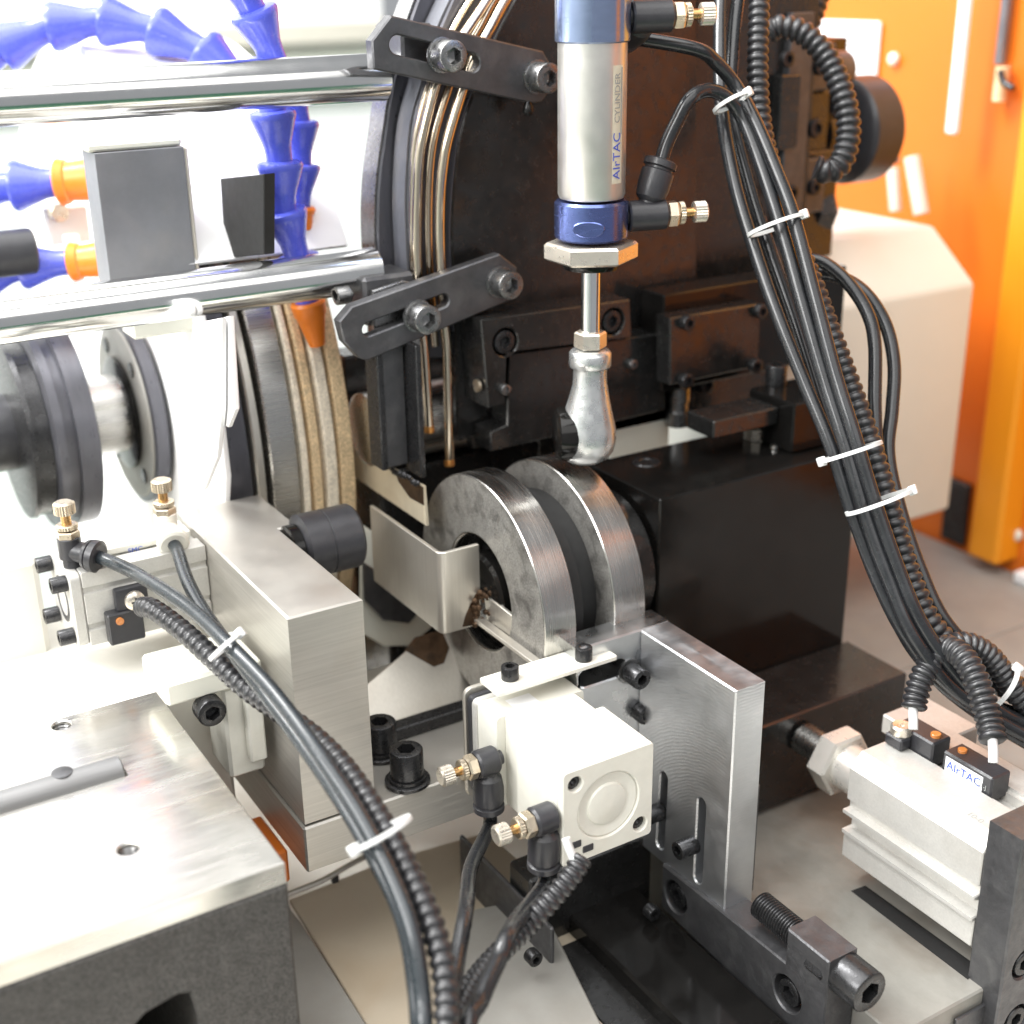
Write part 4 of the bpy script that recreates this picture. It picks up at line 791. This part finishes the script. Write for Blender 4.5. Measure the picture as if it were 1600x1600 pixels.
# sensor on the front face
sq = on(195, 965, 'y', ya-.1); st = thing('reed_sensor', 'black sensor block with cross head screw on the slim left cylinder', 'sensor', sq)
a_, b_ = on(160, 950, 'y', ya), on(222, 992, 'y', ya); box('sensor_body', (a_[0], ya-5, b_[2]+1), (b_[0], ya-.3, a_[2]-1), 'plast', st, .5)
a_ = on(208, 935, 'y', ya-3); box('clamp_foot', a_+[-6, -1, -4], a_+[5, 2.6, 4.5], 'plast', st, 1, 2); lathe('cross_screw', a_-Y*1.2, -Y, [(0, 3.3), (1.2, 3.3), (2.0, 2.4), (2.3, 1.0)], 'nick', st)
for d_ in ((1.5, .3), (.3, 1.5)): box('cross_slot', a_+[-d_[0], -3.6, -d_[1]], a_+[d_[0], -3.3, d_[1]], 'dark', st, 0)
c = on(187, 970, 'y', ya-5); cyl('indicator_led', c, -Y, 1.3, .8, 'orled', st)
# two flow valves standing on the top
f1 = on(112, 872, 'y', ya+WW*.3); f1[2] = za+LZ; f2 = on(262, 838, 'y', ya+WW*.4); f2[2] = za+LZ
def upvalve(root, p, tx, body, s=.8, hexm='brass', h=9):
    p = np.asarray(p, float); o = lathe('flow_valve', p, Z, [(-.5, 3.4*s), (h*.3, 3.4*s), (h*.35, 4.4*s), (h*s*1.3, 4.4*s), (h*s*1.35, 4*s)], body, root); q = p+Z*h*s*1.3
    lathe('hex_nut', q, Z, [(0, 4.2*s, 'hex'), (.4, 4.6*s, 'hex'), (2.6*s, 4.6*s, 'hex'), (3*s, 4.2*s, 'hex')], hexm, o); lathe('lock_ring', q+Z*3.6*s, Z, [(0, 3.4*s), (.2, 4*s, 'knurl'), (1.6*s, 4*s, 'knurl'), (2*s, 3.4*s)], hexm, o)
    cyl('needle_stem', q+Z*5.5*s, Z, 1.9*s, 4.5*s, 'gold', o); lathe('adjusting_knob', q+Z*9.5*s, Z, [(0, 3*s), (.3, 3.9*s, 'knurl'), (4.4*s, 3.9*s, 'knurl'), (5*s, 3*s)], 'brass', o)
    c = p+Z*h*s*.72; t_ = unit(tx); lathe('tube_collar', c, t_, [(0, 3.9*s), (7*s, 4.2*s), (7.2*s, 5.6*s), (8.6*s, 6*s), (9*s, 5.4*s), (9.4*s, 6.2*s), (12*s, 6.2*s), (12.6*s, 5*s), (12.4*s, 3.2*s)], body, o, 32)
    return c+t_*12*s
u1 = upvalve(lcy, f1, (.62, -.70, -.12), 'plast', .86); u2 = upvalve(lcy, f2, (-.1, -.95, -.3), 'white', .86)

# ================================================================== bed pieces behind the cast block
bp2 = thing('bed_casting', 'bright ground bed casting under the slim left cylinder', 'casting', (-150, 40, 150))
bt = za-3.; box('casting_top', (-420, 31, 61), (-94, ya+60, bt-10), 'bed', bp2, 1.5)
pl = [(lambda q: (q[0], q[1]))(on(*q, 'z', bt-9.8)) for q in ((-200, 1100), (-10, 1045), (120, 1000), (270, 985), (330, 990), (395, 1060), (380, 1085), (250, 1085))]
ch = thing('rear_casting', 'cream painted casting with tan stains at the left edge beside the slim cylinder', 'casting', (-200, 90, 170))
q0 = on(90, 885, 'z', za+LZ-6); box('casting_body', (-420, q0[1]+6, 62), (xa-3, q0[1]+120, za+LZ-4), 'bed', ch, 2)
cbk = thing('clip_bracket', 'white step bracket with a black screw between the cast block and the clamping block', 'bracket', on(340, 1110, 'y', 10))
a_ = on(290, 1085, 'y', 6); c_ = on(396, 1060, 'y', 6)
box('bracket_top', (a_[0]-6, 6, a_[2]-3), (x0-2, 30, a_[2]+5), 'cream', cbk, 1); box('bracket_leg', (a_[0]+12, 8, a_[2]-36), (x0-3, 26, a_[2]-3.2), 'white', cbk, 1); box('bracket_rib', (x0-9, 4, a_[2]-30), (x0-3.5, 7.8, a_[2]-3.2), 'white', cbk, .6)
screw(cbk, on(322, 1102, 'y', 8), -Y, 4.6, 6, 'bolt')
orr = thing('orange_bracket', 'small orange painted bracket under the left corner of the base plate', 'bracket', on(430, 1330, 'y', 0)); q_ = on(432, 1330, 'y', 4); box('bracket_body', q_+[-10, 0, -14], q_+[4, 24, -1], 'orange', orr, .8)

# ================================================================== cast block, lower left
b = P(447, 1347, 350); BD = ext(b, 'y', 251, 1075); gt = 7.
cs = thing('cast_block', 'dark cast iron block with a bright ground top at lower left', 'cast block', b+[-70, BD/2, -110])
bx1, by0_, bz1 = b; bx0_ = bx1-175
cst = on(265, 1600, 'y', by0_); n_ = on(262, 1562, 'y', by0_)
front = [(bx0_, bz1-130), (n_[0]-15, bz1-130), (n_[0]-13, n_[2]-8), (n_[0]-6, n_[2]-2), (n_[0]+3, n_[2]), (n_[0]+6, n_[2]-1), (n_[0]+7, n_[2]-8), (n_[0]+8, bz1-130), (bx1, bz1-130), (bx1, bz1-gt), (bx0_, bz1-gt)]
slab('cast_body', (0, by0_, 0), X, Z, front, [], BD, 'cast', cs, .8)
h1_ = on(200, 1326, 'z', bz1); h2_ = on(96, 1133, 'z', bz1); g0 = on(185, 1195, 'z', bz1); gA = on(160, 1232, 'z', bz1); gB = on(175, 1183, 'z', bz1)
ry = (gA[1]+gB[1])/2; gx = g0[0]
slab('ground_top', (0, 0, bz1), X, Y, [(bx0_, by0_+.3), (bx1-.3, by0_+.3), (bx1-.3, by0_+BD-.3), (bx0_, by0_+BD-.3)], [circ(h1_[0], h1_[1], 2.7, 28), circ(h2_[0], h2_[1], 2.7, 28), [(bx0_+1, ry-4.5), (gx+.5, ry-4.5), (gx+.5, ry+4.5), (bx0_+1, ry+4.5)]], gt, 'polish', cs, .4)
lathe('round_bar', (bx0_+1, ry, bz1-.5), X, [(0, 4.3), (gx-bx0_-1.2, 4.3), (gx-bx0_-.8, 3.8)], 'bar', cs, 32)
lathe('bar_plug', on(97, 1208, 'z', bz1+3.5), Z, [(-.8, 3.0), (.4, 3.0), (.5, 2.7)], 'link', cs, 24)
for h in (h1_, h2_):
    bm = bmesh.new(); b_lathe(bm, (h[0], h[1], bz1-gt), Z, [(i*.5, 2.68 if i % 2 else 2.35) for i in range(13)], 24, cap=False); fin(bm, 'hole_thread', 'boltg', cs)

# ================================================================== lower trays
tr = thing('drip_tray', 'cream drip tray below the base plate behind the tube bundle', 'tray', on(590, 1450, 'z', 84))
TZ = 84.
pl = [on(*q, 'z', TZ)[:2] for q in ((452, 1405), (520, 1378), (600, 1345), (760, 1300), (900, 1420), (1000, 1640), (700, 1760), (585, 1620))]
slab('tray_sheet', (0, 0, TZ), X, Y, [tuple(q) for q in pl], [], 2, 'tray', tr, .4)
w_ = [on(*q, 'z', TZ+9) for q in ((452, 1392), (530, 1358))]
bm = bmesh.new(); b_sweep(bm, resample(path([on(440, 1400, 'z', TZ+8), on(500, 1377, 'z', TZ+9), on(545, 1352, 'z', TZ+10), on(600, 1322, 'z', TZ+10)]), 2), 1.1, 8); fin(bm, 'tray_lip', 'sheet', tr); box('lip_notch', on(522, 1368, 'z', TZ+8)+[-1, -1, -3], on(522, 1368, 'z', TZ+8)+[1.5, 1, 0], 'plast', tr, .2)
tr2 = thing('steel_apron', 'grey steel apron plate between the cast block and the cream tray', 'plate', on(500, 1540, 'z', 86))
pl = [on(*q, 'z', 88)[:2] for q in ((300, 1380), (448, 1412), (470, 1440), (580, 1612), (560, 1780), (300, 1780))]
slab('apron_sheet', (0, 0, 88), X, Y, [tuple(q) for q in pl][::-1], [], 3, 'face', tr2, .5)
tr3 = thing('pale_step', 'pale painted step running along the foot of the black slide', 'step', on(800, 1540, 'z', 90))
pl = [on(*q, 'z', 90)[:2] for q in ((740, 1420), (840, 1400), (960, 1640), (760, 1700), (700, 1600))]
slab('step_plate', (0, 0, 90), X, Y, [tuple(q) for q in pl][::-1], [], 5, 'face', tr3, .6)  # dull grey in place of pale paint, its shadow put into the colour

# ================================================================== tubes, hoses and ties
def D_(p): return dep(p)
def pj(p): c = CM @ (np.asarray(p)-CAM); return (800+F*c[0]/c[2], 800-F*c[1]/c[2], c[2])
# tube ends on the fittings are exact points, the rest follow pixel paths at known depths
def mixed(start, pp, end=None):
    q = pts3(pp); return ([np.asarray(start)] if start is not None else [])+q+([np.asarray(end)] if end is not None else [])
G1 = 'black air tubes in the left bundle'; G2 = 'black air tubes in the right bundle'
tag(tube('air_tube', mixed(u1, [(190, 885, D_(u1)-6), (230, 906, None), (300, 953, None), (360, 1010, 385), (430, 1085, 372), (500, 1180, 358), (560, 1270, 348), (612, 1370, 338), (645, 1460, 330), (660, 1560, 326), (664, 1640, 322), (678, 1980, 318)]), 2.2, 'tubeg', raw=True), 'glossy dark air tube from the left black flow valve, outermost of the left bundle', 'air tube', G1)
tag(tube('air_tube', mixed(u2, [(278, 862, D_(u2)-4), (292, 905, None), (315, 950, None), (347, 996, None), (392, 1056, 389), (458, 1142, 372), (526, 1240, 356), (580, 1330, 346), (628, 1430, 336), (648, 1530, 331), (656, 1640, 326), (670, 1980, 322)]), 2.2, 'tubeg', raw=True), 'glossy dark air tube from the left white flow valve', 'air tube', G1)
tag(hose('corrugated_hose', [(222, 948, 432), (240, 952, None), (285, 985, None), (335, 1030, None), (385, 1075, 395), (445, 1118, 384), (500, 1160, 374), (548, 1212, 364), (600, 1290, 352), (645, 1375, 342), (680, 1460, 334), (697, 1540, 328), (700, 1650, 322), (714, 1980, 318)], 3.35), 'black corrugated hose running along the left tube bundle down to the bottom edge', 'corrugated hose', 'corrugated hoses at lower centre')
tag(tube('air_tube', mixed(v1, [pj(v1-Z*7), (736, 1355, None), (728, 1420, 372), (716, 1490, 358), (706, 1560, 346), (700, 1650, 336), (714, 1980, 332)]), 2.3, 'tube', raw=True), 'black air tube hanging from the farther flow valve of the centre cylinder', 'air tube', G1)
tag(tube('air_tube', mixed(v2, [pj(v2-Z*7), (800, 1450, 360), (778, 1500, 349), (752, 1560, 338), (728, 1640, 327), (742, 1980, 323)]), 2.4, 'tube', raw=True), 'black air tube hanging from the nearer flow valve of the centre cylinder', 'air tube', G1)
tag(hose('corrugated_hose', [(910, 1340, 382), (895, 1365, None), (862, 1405, None), (815, 1455, 376), (765, 1505, 367), (735, 1545, 358), (716, 1590, 348), (708, 1660, 338), (722, 1980, 334)], 3.3, pitch=2.3), 'black corrugated hose coming from under the centre cylinder end disc', 'corrugated hose', 'corrugated hoses at lower centre')
tag(tube('sensor_lead', [(884, 1310, 381), (889, 1325, None), (897, 1345, None), (899, 1368, 381)], 1.3, 'clear'), 'white sensor lead entering the corrugated hose under the centre cylinder', 'wire')
# right bundle
tag(tube('air_tube', mixed(e2, [(1085, 76, D_(e2)), (1118, 97, None), (1150, 135, 446), (1180, 190, None), (1210, 260, None), (1240, 340, None), (1272, 460, None), (1305, 585, None), (1335, 680, 430), (1362, 770, None), (1400, 880, None), (1440, 975, 430), (1500, 1060, None), (1560, 1110, None), (1640, 1150, 440), (1960, 1320, 440)]), 2.35, 'tube', raw=True), 'black air tube from the upper flow valve of the lever cylinder', 'air tube', G2)
tag(tube('air_tube', mixed(e1, [pj(e1+unit((.42, .05, 1))*6), (1058, 190, None), (1078, 155, 436), (1105, 141, None), (1135, 152, None), (1160, 185, 446), (1190, 262, None), (1225, 372, None), (1255, 480, None), (1290, 600, None), (1322, 700, 432), (1352, 805, None), (1390, 910, None), (1430, 1000, 430), (1500, 1085, None), (1640, 1170, 438), (1960, 1340, 438)]), 2.35, 'tube', raw=True), 'black air tube arching up from the lower flow valve of the lever cylinder', 'air tube', G2)
tag(tube('air_tube', [(1128, -40, 470), (1125, 50, None), (1128, 170, 455), (1148, 285, None), (1180, 392, None), (1214, 490, None), (1258, 600, None), (1300, 702, 436), (1335, 810, None), (1375, 915, None), (1420, 1000, 434), (1490, 1085, None), (1640, 1180, 440), (1960, 1350, 440)], 2.35, 'tube'), 'black air tube dropping from the top edge, leftmost of the right bundle', 'air tube', G2)
tag(tube('air_tube', [(1158, -40, 474), (1146, 60, None), (1143, 170, 462), (1168, 280, None), (1202, 390, None), (1240, 500, None), (1278, 620, None), (1312, 720, 442), (1345, 830, None), (1388, 940, None), (1440, 1030, 440), (1520, 1090, None), (1640, 1140, 446), (1960, 1310, 446)], 2.35, 'tube'), 'black air tube dropping from the top edge beside the vertical corrugated hose', 'air tube', G2)
tag(hose('corrugated_hose', [(1187, -60, 470), (1186, 20, None), (1184, 120, None), (1190, 200, None), (1204, 260, 462), (1232, 350, None), (1268, 440, None), (1297, 520, None), (1330, 610, None), (1358, 690, 446), (1382, 770, 444), (1405, 850, None), (1428, 920, None), (1462, 985, 440), (1530, 1045, None), (1640, 1110, 446), (1960, 1280, 446)], 3.7, r1=4.6), 'long black corrugated hose running down the right tube bundle', 'corrugated hose', 'corrugated hoses on the right')
tag(hose('corrugated_hose', [(1200, 50, 505), (1218, 42, None), (1255, 52, None), (1292, 90, None), (1318, 150, 500), (1326, 205, None), (1316, 250, None), (1296, 268, None), (1275, 262, 500)], 4.6, pitch=3.2), 'black corrugated hose looping in front of the round hand knob', 'corrugated hose', 'corrugated hoses on the right')
tag(hose('corrugated_hose', [(1290, -60, 560), (1276, 0, None), (1262, 40, None), (1250, 70, 560)], 5.2, pitch=3.4), 'short black corrugated hose leaving the top edge beside the orange panel', 'corrugated hose', 'corrugated hoses on the right')
tag(tube('air_tube', [(1262, 405, 470), (1290, 412, None), (1325, 442, None), (1355, 488, None), (1367, 540, None), (1367, 640, None), (1372, 710, 455), (1392, 800, None), (1425, 900, None), (1470, 990, 446), (1560, 1075, None), (1640, 1110, 450), (1960, 1280, 450)], 2.35, 'tube'), 'black air tube bowing out in front of the cream cover, inner one', 'air tube', G2)
tag(tube('air_tube', [(1262, 425, 476), (1310, 432, None), (1352, 458, None), (1384, 508, None), (1397, 570, None), (1394, 640, None), (1388, 705, 460), (1402, 780, None), (1436, 885, None), (1480, 975, 450), (1560, 1050, None), (1640, 1090, 455), (1960, 1260, 455)], 2.35, 'tube'), 'black air tube bowing out in front of the cream cover, outer one', 'air tube', G2)
tag(hose('corrugated_hose', [(1428, 1108, 430), (1432, 1085, None), (1446, 1048, None), (1474, 1016, None), (1508, 1006, None), (1542, 1022, None), (1570, 1056, None), (1600, 1095, None), (1660, 1140, 440)], 4.1, pitch=2.2), 'black corrugated hose arching from the sensor nearer the rod', 'corrugated hose', 'corrugated hoses on the right')
tag(hose('corrugated_hose', [(1552, 1158, 412), (1545, 1125, None), (1530, 1075, None), (1514, 1040, 424), (1494, 1018, None), (1470, 1012, None), (1445, 1020, 440)], 4.3, pitch=2.4), 'black corrugated hose rising from the sensor nearer the end plate', 'corrugated hose', 'corrugated hoses on the right')
tag(tube('sensor_lead', [(1426, 1098, 430), (1427, 1120, None), (1427, 1140, 428)], 1.5, 'clear'), 'white lead entering the sensor nearer the rod', 'wire', 'sensor leads'); tag(tube('sensor_lead', [(1550, 1150, 412), (1552, 1172, None), (1552, 1192, 410)], 1.5, 'clear'), 'white lead entering the sensor nearer the end plate', 'wire', 'sensor leads')
# ties
def tie(label, px, py, d, px2, py2, r, rw=None, head=0): c = P(px, py, d); zip_tie(label, c, P(px2, py2, d)-c, r, rw, head)
tie('white zip tie on the left bundle in front of the clamping block', 352, 1010, 386, 390, 1052, 4.8, 5.0, 10)
tie('white zip tie on the left bundle low down, beside the base plate', 596, 1302, 344, 622, 1350, 7.6, 5, 165)
tie('white zip tie high on the right bundle beside the upper valve tube', 1143, 160, 440, 1165, 205, 5.5, 5.5, 15)
tie('white zip tie on the right bundle just left of the black boxes', 1213, 352, 440, 1236, 420, 8.8, 7.0, 12)
tie('white zip tie on the right bundle, upper of two beside the cream cover', 1330, 706, 428, 1352, 772, 9, 8, 168)
tie('white zip tie on the right bundle, lower of two beside the cream cover', 1374, 784, 430, 1400, 850, 10.2, 8.5, 12)
tie('white zip tie on the hoses at the right edge above the sensors', 1562, 1075, 436, 1610, 1108, 8, 8, 15)
